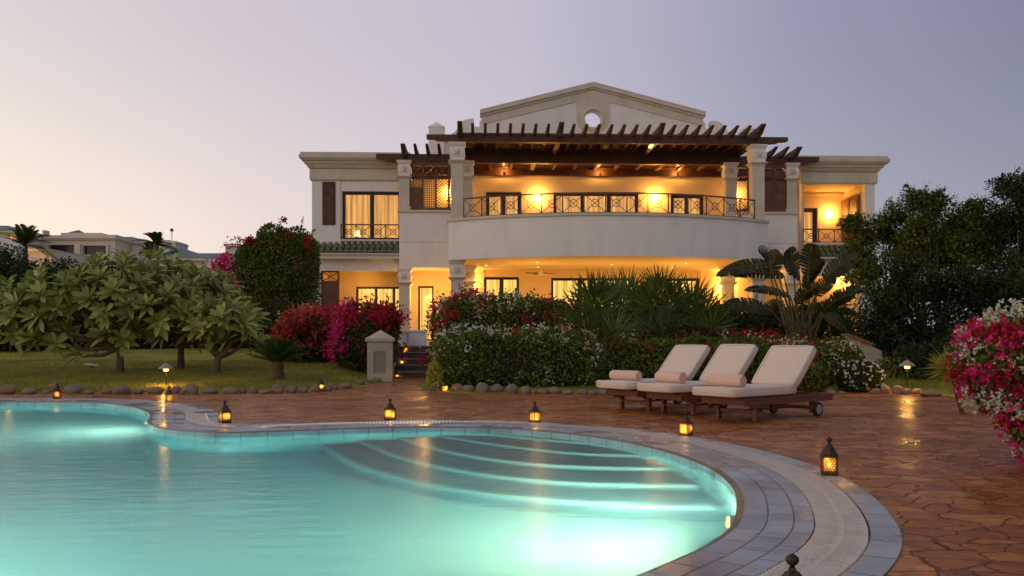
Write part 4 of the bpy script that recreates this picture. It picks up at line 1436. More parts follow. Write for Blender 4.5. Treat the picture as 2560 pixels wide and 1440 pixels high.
M['inner'] = mat('dark_foliage_core', (.018, .016, .008), .9, .3, 8, .4, 20)  # near-black added body, stands in for shade inside the foliage
M['leaf_mid'] = leafmat('hedge_leaf', (.04, .08, .008), (.17, .22, .030), .42)
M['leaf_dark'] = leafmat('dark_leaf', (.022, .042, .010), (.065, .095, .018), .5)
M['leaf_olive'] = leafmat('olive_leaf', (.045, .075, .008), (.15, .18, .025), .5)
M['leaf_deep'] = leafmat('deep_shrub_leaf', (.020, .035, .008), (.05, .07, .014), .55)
M['leaf_plum'] = leafmat('frangipani_leaf', (.15, .19, .03), (.42, .47, .13), .38, .25, .3)
M['leaf_lit_yellow'] = leafmat('lit_yellow_leaf', (.28, .26, .04), (.5, .45, .08), .5)  # yellow lamplight is put into this leaf colour
M['fl_white'] = leafmat('white_bract', (.55, .55, .45), (.85, .83, .75), .6, .3)
M['fl_cream'] = leafmat('cream_bract', (.45, .45, .20), (.75, .72, .50), .6, .3)
M['fl_red'] = leafmat('red_bract', (.30, .012, .02), (.60, .03, .05), .6, .3)
M['fl_pink'] = leafmat('magenta_bract', (.50, .02, .13), (.85, .06, .28), .6, .3)
M['fl_coral'] = leafmat('coral_bract', (.42, .05, .04), (.70, .14, .10), .6, .3)
M['palm_leaf'] = leafmat('palm_blade', (.03, .055, .008), (.13, .18, .030), .4, .15, .25)
M['cycad_leaf'] = leafmat('cycad_leaflet', (.022, .045, .010), (.05, .085, .018), .4, .1, .25)
M['paddle'] = leafmat('paddle_leaf', (.014, .020, .005), (.055, .058, .014), .35, .12, .2)
M['dry'] = leafmat('dry_frond', (.12, .08, .03), (.22, .16, .07), .7)


def blossoms(n, pos, nn, size, lv, mi=0, up=.2):
    """a blossom is three papery bracts opening outward"""
    for k in range(3):
        D = unit(nn * .7 + rdir(n) * .8 + np.array([0, 0, up]))
        lv.leaves(pos + rdir(n) * size * .3, D, rdir(n), size * rs.uniform(.8, 1.3, n), size * .85, mi=mi, fold=.2, mid=.55)


def flower_clusters(lv, c, r, p, nclus, per, spread, size, mi, seed, where=None, rough=.12, lift=.03):
    cp, cn = box_shell(nclus * 6, c, r, p, rough, seed, depth=.04)
    if where is not None:
        m = where(cp); cp, cn = cp[m], cn[m]
    cp, cn = cp[:nclus], cn[:nclus]
    if not len(cp): return
    k = np.repeat(np.arange(len(cp)), per)
    pos = cp[k] + rs.normal(size=(len(k), 3)) * spread + cn[k] * lift
    blossoms(len(k), pos, cn[k], size, lv, mi)


def hedge(name, label, cat, c, r, n, leafm, size=.055, p=4.0, rough=.12, seed=1, flowers=(), group=None, core=True, depth=.25, sprigs=0, where=None):
    """c: base centre; r: half sizes (z half height)"""
    root = thing(name, label, cat, (c[0], c[1], c[2]), 0, group)
    cc = (0, 0, r[2])
    pos, nn = box_shell(n, cc, r, p, rough, seed, depth)
    lv = Leaves()
    D = unit(nn * .6 + rdir(n) * .9 + np.array([0, 0, .15]))
    sz = size * rs.uniform(.6, 1.4, n)
    lv.leaves(pos, D, unit(nn + rdir(n) * .6), sz, sz * .62)
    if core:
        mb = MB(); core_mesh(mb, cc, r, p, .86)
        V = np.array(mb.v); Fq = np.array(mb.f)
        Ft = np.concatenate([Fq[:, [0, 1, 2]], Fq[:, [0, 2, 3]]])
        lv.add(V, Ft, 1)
    if sprigs:
        sp, sn = box_shell(sprigs * 3, cc, r, p, rough, seed, .02)
        sp, sn = sp[sn[:, 2] > .3][:sprigs], sn[sn[:, 2] > .3][:sprigs]
        for a, b in zip(sp, sn):
            h = rs.uniform(.08, .32); d = unit((b + np.array([rs.normal() * .3, rs.normal() * .3, 1.0]))[None])[0]
            m_ = 16
            t = rs.uniform(0, 1, m_)[:, None]
            q = a + d * h * t
            lv.leaves(q, unit(rdir(m_) + d), rdir(m_), size * .8, size * .5)
    lv.build('foliage', [M[leafm], M['inner']], root)
    if flowers:
        mats = []; fl = Leaves()
        for (mn, nclus, per, spread, fs, wh) in flowers:
            if M[mn] not in mats: mats.append(M[mn])
            flower_clusters(fl, cc, r, p, nclus, per, spread, fs, mats.index(M[mn]), seed, wh, rough)
        if fl.V: fl.build('blossom', mats, root)
    return root


def wpos(px, d, z=None):
    x = (px - CX) * d / F
    return (x, d, gz(x, d) if z is None else z)


# front hedges right of the stairs
def pxx(px, d): return (px - CX) * d / F


def zat(py, d): return HC + (CY - py) * d / F


def hedge_px(x0, x1, ytop, d, dep, zb, **k):
    """hedge whose front face is at distance d, spanning photo x0..x1 with its top at ytop"""
    a, b = pxx(x0, d), pxx(x1, d); zt_ = zat(ytop, d + .2)
    return dict(c=((a + b) / 2, d + dep / 2, zb), r=((b - a) / 2, dep / 2, (zt_ - zb) / 2 + .02), **k)


h = hedge_px(1072, 1520, 838, 15.6, 1.7, .02)
hedge('flowering_hedge', 'green clipped hedge with white flowers beside the garden stairs, stones at its foot', 'hedge', **h, n=17000, leafm='leaf_mid', size=.062, seed=3, rough=.10, sprigs=40, group='hedges before the villa',
      flowers=[('fl_white', 60, 12, .055, .036, lambda q: q[:, 2] > .66), ('fl_cream', 34, 10, .07, .034, None), ('fl_red', 5, 10, .07, .04, lambda q: q[:, 2] > .72), ('fl_white', 20, 4, .05, .03, None)])
h = hedge_px(1068, 1450, 757, 19.0, 1.8, .1)
hedge('bougainvillea_hedge', 'tall hedge speckled red and white behind the lower green hedge, under the big columns', 'hedge', **h, n=16000, leafm='leaf_olive', size=.07, seed=5, rough=.14, sprigs=70, group='hedges before the villa',
      flowers=[('fl_cream', 80, 14, .07, .042, None), ('fl_white', 22, 7, .06, .04, None), ('fl_red', 64, 22, .10, .055, None), ('fl_pink', 16, 20, .09, .055, None)])
h = hedge_px(1505, 1990, 866, 16.4, 1.5, .02)
hedge('flowering_hedge', 'low dark green hedge with sparse red flowers behind the loungers', 'hedge', **h, n=15000, leafm='leaf_mid', size=.062, seed=8, rough=.13, sprigs=30, group='hedges before the villa',
      flowers=[('fl_red', 16, 12, .07, .045, lambda q: q[:, 2] > .6), ('fl_cream', 16, 8, .07, .035, None)])
h = hedge_px(1930, 2190, 868, 15.9, 1.6, .02)
hedge('flowering_hedge', 'rounded hedge end with white flowers right of the loungers', 'hedge', **h, n=9000, leafm='leaf_mid', size=.062, seed=18, rough=.16, sprigs=20, group='hedges before the villa', p=3.0,
      flowers=[('fl_cream', 55, 10, .08, .04, None), ('fl_white', 20, 6, .06, .035, None), ('fl_red', 14, 10, .08, .04, lambda q: q[:, 2] > .4)])
h = hedge_px(1430, 1830, 775, 20.8, 2.2, .2)
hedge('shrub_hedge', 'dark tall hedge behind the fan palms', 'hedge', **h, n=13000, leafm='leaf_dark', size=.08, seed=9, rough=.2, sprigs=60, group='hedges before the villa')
h = hedge_px(1780, 2190, 775, 21.5, 2.2, .2)
hedge('shrub_hedge', 'dark tall hedge under the broad paddle leaves', 'hedge', **h, n=13000, leafm='leaf_dark', size=.08, seed=10, rough=.2, sprigs=60, group='hedges before the villa',
      flowers=[('fl_coral', 16, 10, .08, .04, None)])
h = hedge_px(1500, 2000, 850, 18.6, 1.3, .1)
hedge('bougainvillea_hedge', 'band of dark red bougainvillea just behind the lounger backs', 'hedge', **h, n=9000, leafm='leaf_dark', size=.07, seed=12, rough=.12, sprigs=10, group='hedges before the villa',
      flowers=[('fl_red', 130, 14, .10, .045, None)])
# small shrub at the stair foot, yellow lamplight in its leaf colour
h = hedge_px(1070, 1104, 905, 15.4, .4, .02)
hedge('small_shrub', 'small yellow green shrub lit by the lantern at the hedge corner', 'shrub', **h, n=1300, leafm='leaf_lit_yellow', size=.06, seed=14, rough=.16, p=2.0, core=False, depth=.9, sprigs=6)
# white periwinkle bush on the right
h = hedge_px(2125, 2215, 922, 14.9, .7, .02)
hedge('periwinkle_bush', 'small bush with many white flowers left of the right path lamp', 'shrub', **h, n=2600, leafm='leaf_dark', size=.055, seed=15, rough=.07, p=2.4, flowers=[('fl_white', 60, 1, .02, .045, None), ('fl_white', 40, 1, .02, .04, None)])
h = hedge_px(2000, 2070, 930, 15.0, .6, .02)
hedge('small_shrub', 'reddish ground shrub under the right lounger backrest', 'shrub', **h, n=2200, leafm='leaf_olive', size=.06, seed=16, rough=.07, p=2.4, flowers=[('fl_coral', 24, 4, .04, .03, None)])

# red bougainvilleas left of the stairs
h = hedge_px(690, 850, 795, 22.0, 2.0, .25)
hedge('red_bougainvillea', 'coral red bougainvillea bush behind the cycad', 'shrub', **h, n=6500, leafm='leaf_dark', size=.075, seed=21, p=2.4, rough=.22, sprigs=16, group='bougainvillea bushes left of the stairs',
      flowers=[('fl_coral', 90, 24, .12, .055, lambda q: q[:, 2] > .5), ('fl_red', 36, 22, .11, .055, lambda q: q[:, 2] > .5), ('fl_cream', 14, 10, .10, .05, lambda q: q[:, 2] > .5)])
h = hedge_px(835, 972, 777, 20.0, 2.0, .2)
hedge('red_bougainvillea', 'dark red topped bougainvillea bush next to the gate pillar', 'shrub', **h, n=9000, leafm='leaf_dark', size=.07, seed=22, p=3.0, rough=.18, sprigs=26, group='bougainvillea bushes left of the stairs',
      flowers=[('fl_red', 90, 16, .11, .055, lambda q: q[:, 2] > 1.0), ('fl_red', 20, 14, .11, .05, None), ('fl_pink', 60, 22, .10, .06, lambda q: (q[:, 0] < -.40) & (q[:, 2] > .35))])
h = hedge_px(765, 850, 790, 23.0, 1.6, .3)
hedge('red_bougainvillea', 'bright red bougainvillea mound between the coral and the dark red ones', 'shrub', **h, n=4500, leafm='leaf_dark', size=.075, seed=23, p=2.4, rough=.2, group='bougainvillea bushes left of the stairs',
      flowers=[('fl_red', 90, 24, .13, .06, lambda q: q[:, 2] > .6)])

# tall bougainvillea at the villa corner
root = thing('tall_bougainvillea', 'tall dense bougainvillea with pink sprays growing against the left end of the villa', 'shrub', wpos(690, 27.5))
lv = Leaves(); fl = Leaves(); mb = MB()
zc = root.location.z
for (px, py, rx, rz, n) in ((708, 668, 1.05, 1.15, 9500), (660, 690, .95, 1.15, 7000), (735, 640, .75, .85, 5000), (745, 730, .6, .9, 4000), (650, 640, .6, .55, 2500), (690, 610, .7, .45, 2600), (700, 760, 1.0, .7, 3500)):
    c = np.array(P(px, py, 27.5)) - np.array(root.location)
    pos, nn = box_shell(n, c, (rx, rx, rz), 2.3, .16, px, .3)
    sz = .085 * rs.uniform(.6, 1.4, n)
    lv.leaves(pos, unit(nn * .6 + rdir(n) + np.array([0, 0, -.2])), unit(nn + rdir(n) * .6), sz, sz * .62)
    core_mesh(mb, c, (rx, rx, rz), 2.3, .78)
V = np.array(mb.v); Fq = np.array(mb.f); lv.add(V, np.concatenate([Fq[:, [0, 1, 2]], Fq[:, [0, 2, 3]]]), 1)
def spray(px, py, d, r, n, mi, s=.075, rt=root):
    c = np.array(P(px, py, d)) - np.array(rt.location)
    pos = c + rs.normal(size=(n, 3)) * np.array(r) * .5
    blossoms(n, pos, np.tile([[0, -1, .3]], (n, 1)), s, fl, mi)
tb = MB()
def shoot(lv_, x0, y0, x1, y1, d, k=18, rt=root, s=.08, sag=.0):
    a = np.array(P(x0, y0, d)) - np.array(rt.location); b = np.array(P(x1, y1, d - .3)) - np.array(rt.location)
    mid_ = (a + b) / 2 + np.array([0, 0, .15])
    pts = [a, mid_, b]
    tb.tube([tuple(q) for q in pts], [.015, .010, .004], 5)
    t = rs.uniform(0, 1, k)[:, None]
    q = (1 - t) ** 2 * a + 2 * t * (1 - t) * mid_ + t * t * b
    lv_.leaves(q, rdir(k), rdir(k), s, s * .6)
for a in ((640, 640, 592, 592), (650, 650, 603, 612), (690, 600, 708, 552), (700, 600, 715, 575), (752, 590, 757, 545), (775, 600, 786, 575), (620, 680, 545, 660), (620, 700, 560, 690), (640, 700, 590, 715), (600, 660, 575, 640), (665, 595, 660, 575), (735, 590, 745, 570)):
    shoot(lv, *a, 27.2)
for (px, py, r, n, s) in ((606, 603, (.22, .2, .12), 26, .06), (582, 606, (.3, .2, .15), 20, .06), (708, 552, (.10, .1, .10), 26, .07), (563, 660, (.34, .3, .28), 150, .08), (548, 672, (.25, .3, .2), 80, .08), (588, 716, (.25, .25, .28), 130, .08), (575, 725, (.2, .2, .25), 70, .08),
                          (740, 665, (.12, .2, .13), 60, .07), (690, 628, (.2, .2, .3), 70, .07), (676, 640, (.1, .2, .15), 40, .07), (645, 610, (.1, .2, .12), 20, .07), (770, 600, (.12, .2, .2), 24, .06), (720, 590, (.15, .2, .15), 30, .06), (625, 600, (.15, .15, .1), 40, .07), (768, 620, (.1, .2, .2), 30, .06)):
    spray(px, py, 26.9, r, n, 0 if n > 40 or px in (606, 582) else 1, s)
# pale flowers low on its right
spray(775, 768, 25.8, (.35, .3, .12), 50, 2, .05)
lv.build('foliage', [M['leaf_olive'], M['inner']], root)
fl.build('blossom', [M['fl_pink'], M['fl_red'], M['fl_cream']], root)
tb.tube([(0, 0, -.1), (.1, .1, 1.2), (0, 0, 2.5)], [.09, .07, .04], 8)
tb.build('stem', M['bark'], root)

# ------------------------------------------------------------------ big foreground bougainvillea
bx = P(2575, 1170, 6.3)
root = thing('foreground_bougainvillea', 'big bougainvillea at the right edge in white, red and magenta bloom over the paving', 'shrub', (bx.x, 6.35, 0))
lv = Leaves(); fl = Leaves(); mb = MB()
CR, CRW = (.1, 0, .68), (.63, .6, .56)
blobs = [((.10, 0, .66), (.50, .45, .42)), ((-.10, -.05, .66), (.32, .3, .28)), ((.32, .0, .80), (.40, .4, .27)), ((.22, -.2, .34), (.36, .34, .30)), ((.6, 0, .75), (.5, .5, .45)), ((-.22, .05, .74), (.20, .25, .15)), ((.42, -.2, .2), (.30, .3, .2))]
for bi, (c, r) in enumerate(blobs):
    n = int(5200 * r[0] * r[2] / .25)
    pos, nn = box_shell(n, c, r, 2.3, .09, 40 + bi, .35)
    sz = .05 * rs.uniform(.6, 1.4, n)
    lv.leaves(pos, unit(nn * .4 + rdir(n)), unit(nn + rdir(n) * .6), sz, sz * .62)
    core_mesh(mb, c, r, 2.3, .72)
    nf = int(420 * r[0] * r[2] / .25)
    cp, cn = box_shell(nf, c, r, 2.3, .09, 40 + bi, .03)
    sel = lump(cp / .115, 5, 1.0)
    kind = np.where(sel > .30, 0, np.where(sel > .02, 3, np.where(sel > -.38, 1, 2)))
    for q in range(4):
        m_ = kind == q
        if q == 3: m_ = m_ & (cp[:, 2] > .4)
        cpp, cnn = cp[m_], cn[m_]
        if not len(cpp): continue
        per = 9 if q in (0, 3) else 11
        k = np.repeat(np.arange(len(cpp)), per)
        pos = cpp[k] + rs.normal(size=(len(k), 3)) * .032 + cnn[k] * .02
        blossoms(len(k), pos, cnn[k], .025 if q in (0, 3) else .032, fl, q)
V = np.array(mb.v); Fq = np.array(mb.f); lv.add(V, np.concatenate([Fq[:, [0, 1, 2]], Fq[:, [0, 2, 3]]]), 1)
lv.build('foliage', [M['leaf_mid'], M['inner']], root)
fl.build('blossom', [M['fl_white'], M['fl_pink'], M['fl_red'], M['fl_cream']], root)
b = MB()
for k in range(5):
    a = k * 1.3; b.tube([(.2 + .05 * math.cos(a), .05 * math.sin(a), -.05), (.15 + .2 * math.cos(a), .2 * math.sin(a), .35), (.1 + .35 * math.cos(a), .3 * math.sin(a), .8)], [.025, .018, .008], 6)
b.build('stem', M['bark'], root)

# ------------------------------------------------------------------ frangipani trees
def big_leaves(lv, base, D, Nn, Ln, W, droop):
    """long paddle leaves, 4 segments each, bending down"""
    n = len(base); D = unit(D); S = unit(np.cross(D, Nn)); U = unit(np.cross(S, D))
    T = np.array([0, .25, .55, .82, 1.0]); Wd = np.array([.12, .72, 1.0, .72, .05])
    rows = []
    for t, w in zip(T, Wd):
        c = base + D * (Ln * t)[:, None] - np.array([0, 0, 1]) * (droop * Ln * t * t)[:, None]
        rows.append(np.stack([c + S * (W * w * .5)[:, None] + U * (W * w * .10)[:, None], c - U * (W * .04)[:, None], c - S * (W * w * .5)[:, None] + U * (W * w * .10)[:, None]], 1))
    V = np.stack(rows, 1)     # n,5,3,3
    idx_ = np.arange(n * 15).reshape(n, 5, 3)
    fs = []
    for i in range(4):
        for k in (0, 1):
            a, b_, c_, d_ = idx_[:, i, k], idx_[:, i, k + 1], idx_[:, i + 1, k + 1], idx_[:, i + 1, k]
            fs.append(np.stack([a, b_, c_], 1)); fs.append(np.stack([a, c_, d_], 1))
    lv.add(V.reshape(-1, 3), np.concatenate(fs))


def frangipani(label, px, d, spans, ntips, seed, trunk_h=.55, lean=0.0):
    """spans: list of crown lobes (px, py, rx, rz) as seen in the photo"""
    r_ = random.Random(seed)
    g0 = wpos(px, d)
    root = thing('frangipani_tree', label, 'tree', g0, 0, 'frangipani trees on the lawn')
    o = np.array(g0)
    fork = np.array([lean, 0, trunk_h])
    b = MB()
    b.tube([(0, 0, -.08), (lean * .3, 0, trunk_h * .5), tuple(fork)], [.105, .08, .075], 8)
    lv = Leaves(); fl = Leaves()
    tips = []
    for (qx, qy, rx, rz, k) in spans:
        c = np.array(P(qx, qy, d)) - o
        ry = rx * .8
        # spread tips evenly over the lobe: outer skin and a few within
        for i in range(int(ntips * k)):
            u = 1 - 2 * (i + .5) / max(1, int(ntips * k)); ph = i * 2.399963 + seed
            s_ = math.sqrt(1 - u * u)
            dd = np.array([s_ * math.cos(ph), s_ * math.sin(ph), u])
            if dd[2] < -.55: continue
            if dd[1] > .45 and r_.random() < .5: continue
            tips.append((c + dd * np.array([rx, ry, rz]) * r_.uniform(.82, 1.05), dd))
    # limbs: tips grouped by sector
    nl = 7
    lim = []
    for k in range(nl):
        a = 2 * math.pi * k / nl + seed
        sp = spans[k % len(spans)]
        c = np.array(P(sp[0], sp[1], d)) - o
        e_ = c + np.array([math.cos(a) * sp[2] * .5, math.sin(a) * sp[2] * .4, -sp[3] * .35])
        m_ = fork + (e_ - fork) * .5 + np.array([0, 0, -.08])
        b.tube([tuple(fork), tuple(m_), tuple(e_)], [.055, .042, .032], 7)
        lim += [m_, e_, (m_ + e_) / 2]
    lim = np.array(lim)
    for (tp, dd) in tips:
        j = int(np.argmin(np.linalg.norm(lim - tp, axis=1) + (lim[:, 2] > tp[2]) * .3))
        q = (lim[j] + tp) / 2 + np.array([0, 0, -.05])
        b.tube([tuple(lim[j]), tuple(q), tuple(tp)], [.022, .018, .016], 5, caps=False)
        nl_ = r_.randint(12, 17)
        ph = np.arange(nl_) * 2.4 + r_.random() * 6
        axis = unit((dd * .75 + np.array([0, 0, .65]))[None])[0]
        e1 = unit(np.cross(axis, [0.2, 1, .1])[None])[0]; e2 = np.cross(axis, e1)
        el = np.linspace(.0, 1.5, nl_)
        D = np.cos(ph)[:, None] * e1 + np.sin(ph)[:, None] * e2 + axis * el[:, None] * .8
        base = tp + axis * (np.linspace(-.06, .05, nl_))[:, None]
        Ln = rs.uniform(.27, .41, nl_); W = Ln * rs.uniform(.28, .36, nl_)
        big_leaves(lv, base, D, np.tile(axis, (nl_, 1)), Ln, W, np.full(nl_, .16))
        if r_.random() < .22:
            pos = tp + axis * .16 + rs.normal(size=(4, 3)) * .035
            blossoms(4, pos, np.tile(axis, (4, 1)), .045, fl, 0)
    b.build('trunk', M['bark'], root, smooth=True)
    lv.build('crown', M['leaf_plum'], root)
    if fl.V: fl.build('blossom', M['fl_white'], root)
    return root


frangipani('broad frangipani with thick forked trunk, leftmost and widest of the trees on the lawn', 300, 19.0,
           [(150, 765, .95, .72, .8), (290, 740, 1.05, .85, 1.0), (400, 770, .75, .60, .6), (60, 770, .6, .6, .4), (225, 885, .25, .10, .08), (130, 850, .5, .28, .26), (300, 840, .55, .25, .25), (30, 830, .4, .3, .25)], 45, 1)
frangipani('middle frangipani with twin upright stems behind the left path lamp', 452, 20.4,
           [(400, 725, .9, .75, .8), (500, 755, .85, .72, .8), (580, 800, .6, .45, .4), (450, 835, .5, .25, .25)], 43, 2)
frangipani('small leaning frangipani with a thin bent trunk left of the cycad', 540, 18.8,
           [(560, 800, .55, .35, .5), (600, 845, .35, .22, .25), (520, 845, .25, .15, .15), (505, 800, .4, .3, .3)], 31, 3, trunk_h=.34, lean=.05)

# ------------------------------------------------------------------ palms
def frond(lv, base, az, el, Ln, nlf, leafl, leafw, droop, mb=None, rr=.012, vee=.5, mi=0, taper=True):
    """feather frond: arching rib with leaflets on both sides"""
    t = np.linspace(.08, 1, nlf)
    h = np.array([math.cos(az), math.sin(az), 0])
    def at(t): return base + (h * math.cos(el))[None] * (Ln * t)[:, None] + np.array([[0, 0, 1]]) * (Ln * (t * math.sin(el) - droop * t * t))[:, None]
    p = at(t); tang = unit(at(np.minimum(t + .02, 1.02)) - p)
    side = np.cross(tang, [0, 0, 1]); side = unit(side)
    up = np.cross(side, tang)
    w = np.sin(np.clip(t, 0, 1) ** .8 * math.pi * .92 + .12) if taper else np.ones(nlf)
    for s_ in (-1, 1):
        D = side * s_ + tang * .55 + up * vee
        lv.leaves(p, D, up, leafl * (.35 + .65 * w), leafw, fold=.1, mi=mi)
    if mb is not None:
        q = at(np.linspace(0, 1, 6)); mb.tube([tuple(v) for v in q], [rr * (1 - .8 * k / 5) for k in range(6)], 5, caps=False)


g0 = wpos(694, 17.4)
root = thing('cycad', 'dark cycad with stout ringed trunk and stiff spreading fronds on the lawn', 'palm', g0)
b = MB(); b.lathe([(.13, -.05), (.125, .05), (.135, .11), (.12, .17), (.13, .24), (.115, .30), (.08, .36)], 18); tr_ = b.build('trunk', mat('cycad_trunk', (.10, .055, .03), .85, .4, 14, 1.0, 22), root, smooth=True)
lv = Leaves(); b = MB()
for k in range(64):
    f = k / 63; az = k * 2.399963
    frond(lv, np.array([0, 0, .31]), az, R(80 - 62 * f + rnd.uniform(-6, 6)), rnd.uniform(.62, .74) * (.8 + .25 * f), 52, .12, .011, .06 + .10 * (1 - f), b, .006, .5)
lv.build('crown', M['cycad_leaf'], root); b.build('rib', M['cycad_leaf'], root)


def fan_leaf(lv, mb, base, tip, face, Rl, nb, spread=200):
    """petiole from base to tip, then stiff blades raying from the tip"""
    base, tip = np.array(base, float), np.array(tip, float)
    mid_ = (base + tip) / 2 + np.array([0, 0, .03])
    mb.tube([tuple(base), tuple(mid_), tuple(tip)], [.012, .010, .008], 5, caps=False)
    d = unit((tip - base)[None])[0]; f = unit(np.array(face, float)[None])[0]
    s_ = unit(np.cross(d, f)[None])[0]; f = np.cross(s_, d)
    a = np.radians(np.linspace(-spread / 2, spread / 2, nb)) + rs.normal(size=nb) * .03
    D = np.cos(a)[:, None] * d + np.sin(a)[:, None] * s_ + f * rs.uniform(-.05, .18, nb)[:, None]
    Ln = Rl * (.72 + .28 * np.cos(a * .8)) * rs.uniform(.9, 1.1, nb)
    lv.leaves(np.tile(tip, (nb, 1)), D, np.tile(f, (nb, 1)), Ln, Ln * .066 + .006, fold=.35, mid=.42)


def fan_palm(label, px, d, yb, heads, seed, z=None):
    """heads: fan leaf centres as seen in the photo (px, py, radius in px)"""
    r_ = random.Random(seed)
    g0 = wpos(px, d)
    root = thing('fan_palm', label, 'palm', g0, 0, 'fan palms behind the green hedge')
    lv = Leaves(); b = MB(); o = np.array(g0)
    for (qx, qy, rad) in heads:
        dd = d + r_.uniform(-.35, .35)
        tip = np.array(P(qx, qy, dd)) - o
        bs = np.array([tip[0] * .25, r_.uniform(-.1, .1), max(.1, tip[2] * .35)])
        fan_leaf(lv, b, bs, tip, (r_.uniform(-.5, .5), -1, r_.uniform(0, .5)), rad * 1.12 * dd / F, 19, r_.uniform(150, 210))
    for k in range(4):
        a = r_.uniform(0, 6.28); fan_leaf(lv, b, (0, 0, .5), (.35 * math.cos(a), .2 + .3 * abs(math.sin(a)), .9), (math.cos(a), .6, .6), .55, 20)
    b.tube([(0, 0, -.1), (.02, 0, .35), (0, 0, .75)], [.12, .10, .07], 9)
    b.build('stem', M['dry'], root)
    lv.build('crown', M['palm_leaf'], root)


fan_palm('leftmost fan palm with drooping lower fans over the green hedge', 1505, 17.6, 0, [(1488, 770, 95), (1455, 800, 85), (1500, 735, 60), (1520, 800, 95), (1470, 840, 70), (1535, 845, 75), (1500, 850, 60), (1475, 745, 65)], 1)
fan_palm('tallest fan palm, its fans standing before the lit doors', 1570, 18.6, 0, [(1572, 735, 68), (1560, 770, 90), (1590, 790, 90), (1540, 750, 70), (1600, 750, 60)], 2)
fan_palm('spiky fan palm right of the tallest one', 1650, 18.2, 0, [(1655, 735, 72), (1635, 770, 90), (1660, 790, 95), (1680, 760, 80), (1625, 830, 90), (1655, 840, 70), (1640, 720, 55)], 3)
fan_palm('rightmost fan palm of the row beside the paddle leaved plant', 1735, 18.8, 0, [(1730, 765, 78), (1755, 790, 85), (1705, 800, 80), (1740, 820, 80), (1780, 820, 70)], 4)

# spiky tuft right, behind the big bougainvillea
g0 = wpos(2378, 10.5)
root = thing('grassy_tuft', 'yellowish lit spiky tuft peeping out left of the big bougainvillea', 'grass plant', (g0[0], 10.5, 0))
lv = Leaves(); n = 520
D = unit(rs.normal(size=(n, 3)) * np.array([1, 1, .7]) + np.array([-.1, 0, .35]))
lv.leaves(rs.normal(size=(n, 3)) * .03 + np.array([0, 0, .56]), D, rdir(n), rs.uniform(.20, .34, n), .010)
lv.build('blades', M['leaf_lit_yellow'], root)  # yellowish light is painted into the blade colour
b = MB(); b.tube([(.25, .2, -.04), (.1, .1, .3), (0, 0, .56)], [.03, .025, .015], 7); b.build('stem', M['dry'], root)

# ------------------------------------------------------------------ paddle leaved plant (giant bird of paradise)
g0 = wpos(1995, 20.2)
root = thing('giant_paddle_plant', 'clump of broad torn paddle leaves on long stalks before the right bay', 'plant', g0)
lv = Leaves(); b = MB(); o = np.array(g0)
def paddle(base, knee, tip, w, nseg=13):
    base, knee, tip = (np.array(q, float) for q in (base, knee, tip))
    b.tube([tuple(base), tuple((base * .4 + knee * .6) + np.array([0, 0, .05])), tuple(knee)], [.03, .022, .016], 6, caps=False)
    t = np.linspace(0, 1, nseg + 1)
    mid_ = (knee + tip) / 2 + np.array([0, 0, .16])
    C = (1 - t)[:, None] ** 2 * knee + (2 * t * (1 - t))[:, None] * mid_ + (t ** 2)[:, None] * tip
    tang = unit(np.gradient(C, axis=0)); tw = rs.uniform(-.7, .7)
    rf = unit(np.array([[math.sin(tw), -math.cos(tw), .5 + rs.uniform(-.3, .3)]]))
    side = unit(np.cross(tang, rf)); up = np.cross(side, tang)
    prof = np.sin(np.clip(t * .95 + .05, 0, 1) ** .75 * math.pi) ** .6 * w
    vs = []; fs = []
    for s_ in (-1, 1):
        for i in range(nseg):
            gap = .0 if rs.rand() < .62 else rs.uniform(.1, .5)
            dr = up[i] * (-.08 + (rs.uniform(-.15, .05) if gap else 0))
            a = C[i]; c = C[i + 1]
            la = a + side[i] * s_ * prof[i] + dr * prof[i] + tang[i] * prof[i] * .35
            lc = c + side[i] * s_ * prof[i + 1] * (1 - gap * .15) + dr * prof[i] + tang[i] * (prof[i] * .35 - gap * (np.linalg.norm(c - a)))
            k = len(vs); vs += [a, c, lc, la]; fs += [(k, k + 1, k + 2), (k, k + 2, k + 3)]
    lv.add(np.array(vs), np.array(fs))
    b.tube([tuple(C[i]) for i in range(0, nseg + 1, 3)], [.012] * len(range(0, nseg + 1, 3)), 5, caps=False)
for (kx, ky, tx, ty, w, dd) in ((1925, 660, 1790, 690, .17, 0), (1960, 690, 1830, 690, .14, .3), (1930, 780, 1810, 760, .18, -.4), (1935, 650, 1900, 632, .22, .4), (1925, 690, 1945, 628, .22, .2), (1985, 690, 1975, 620, .22, .5),
                              (2020, 690, 2030, 610, .22, .1), (2060, 700, 2150, 640, .20, -.2), (2040, 740, 2090, 690, .2, .3), (1990, 760, 2050, 715, .2, -.6), (2055, 780, 2140, 735, .16, .2), (1975, 740, 1860, 725, .14, .2),
                              (2060, 790, 2120, 830, .16, -.3), (2030, 810, 1985, 830, .15, -.5), (2010, 720, 2060, 650, .17, .6), (1960, 760, 1900, 790, .15, .4), (2000, 700, 1965, 660, .17, -.3), (2075, 745, 2175, 725, .14, .4)):
    w *= 1.08; kk = np.array(P(kx, ky, 20.2 + dd)) - o; tt = np.array(P(tx, ty, 20.2 + dd - .2)) - o
    bs = np.array([rnd.uniform(-.2, .35), rnd.uniform(-.2, .2), .3])
    paddle(bs, kk, tt, w)
for k in range(7):
    b.tube([(rnd.uniform(-.2, .4), rnd.uniform(-.2, .2), -.1), (rnd.uniform(-.2, .4), 0, .5), (rnd.uniform(-.2, .35), 0, 1.0)], [.07, .055, .04], 7)
b.build('stalk', M['dry'], root, smooth=True)
lv.build('crown', M['paddle'], root)

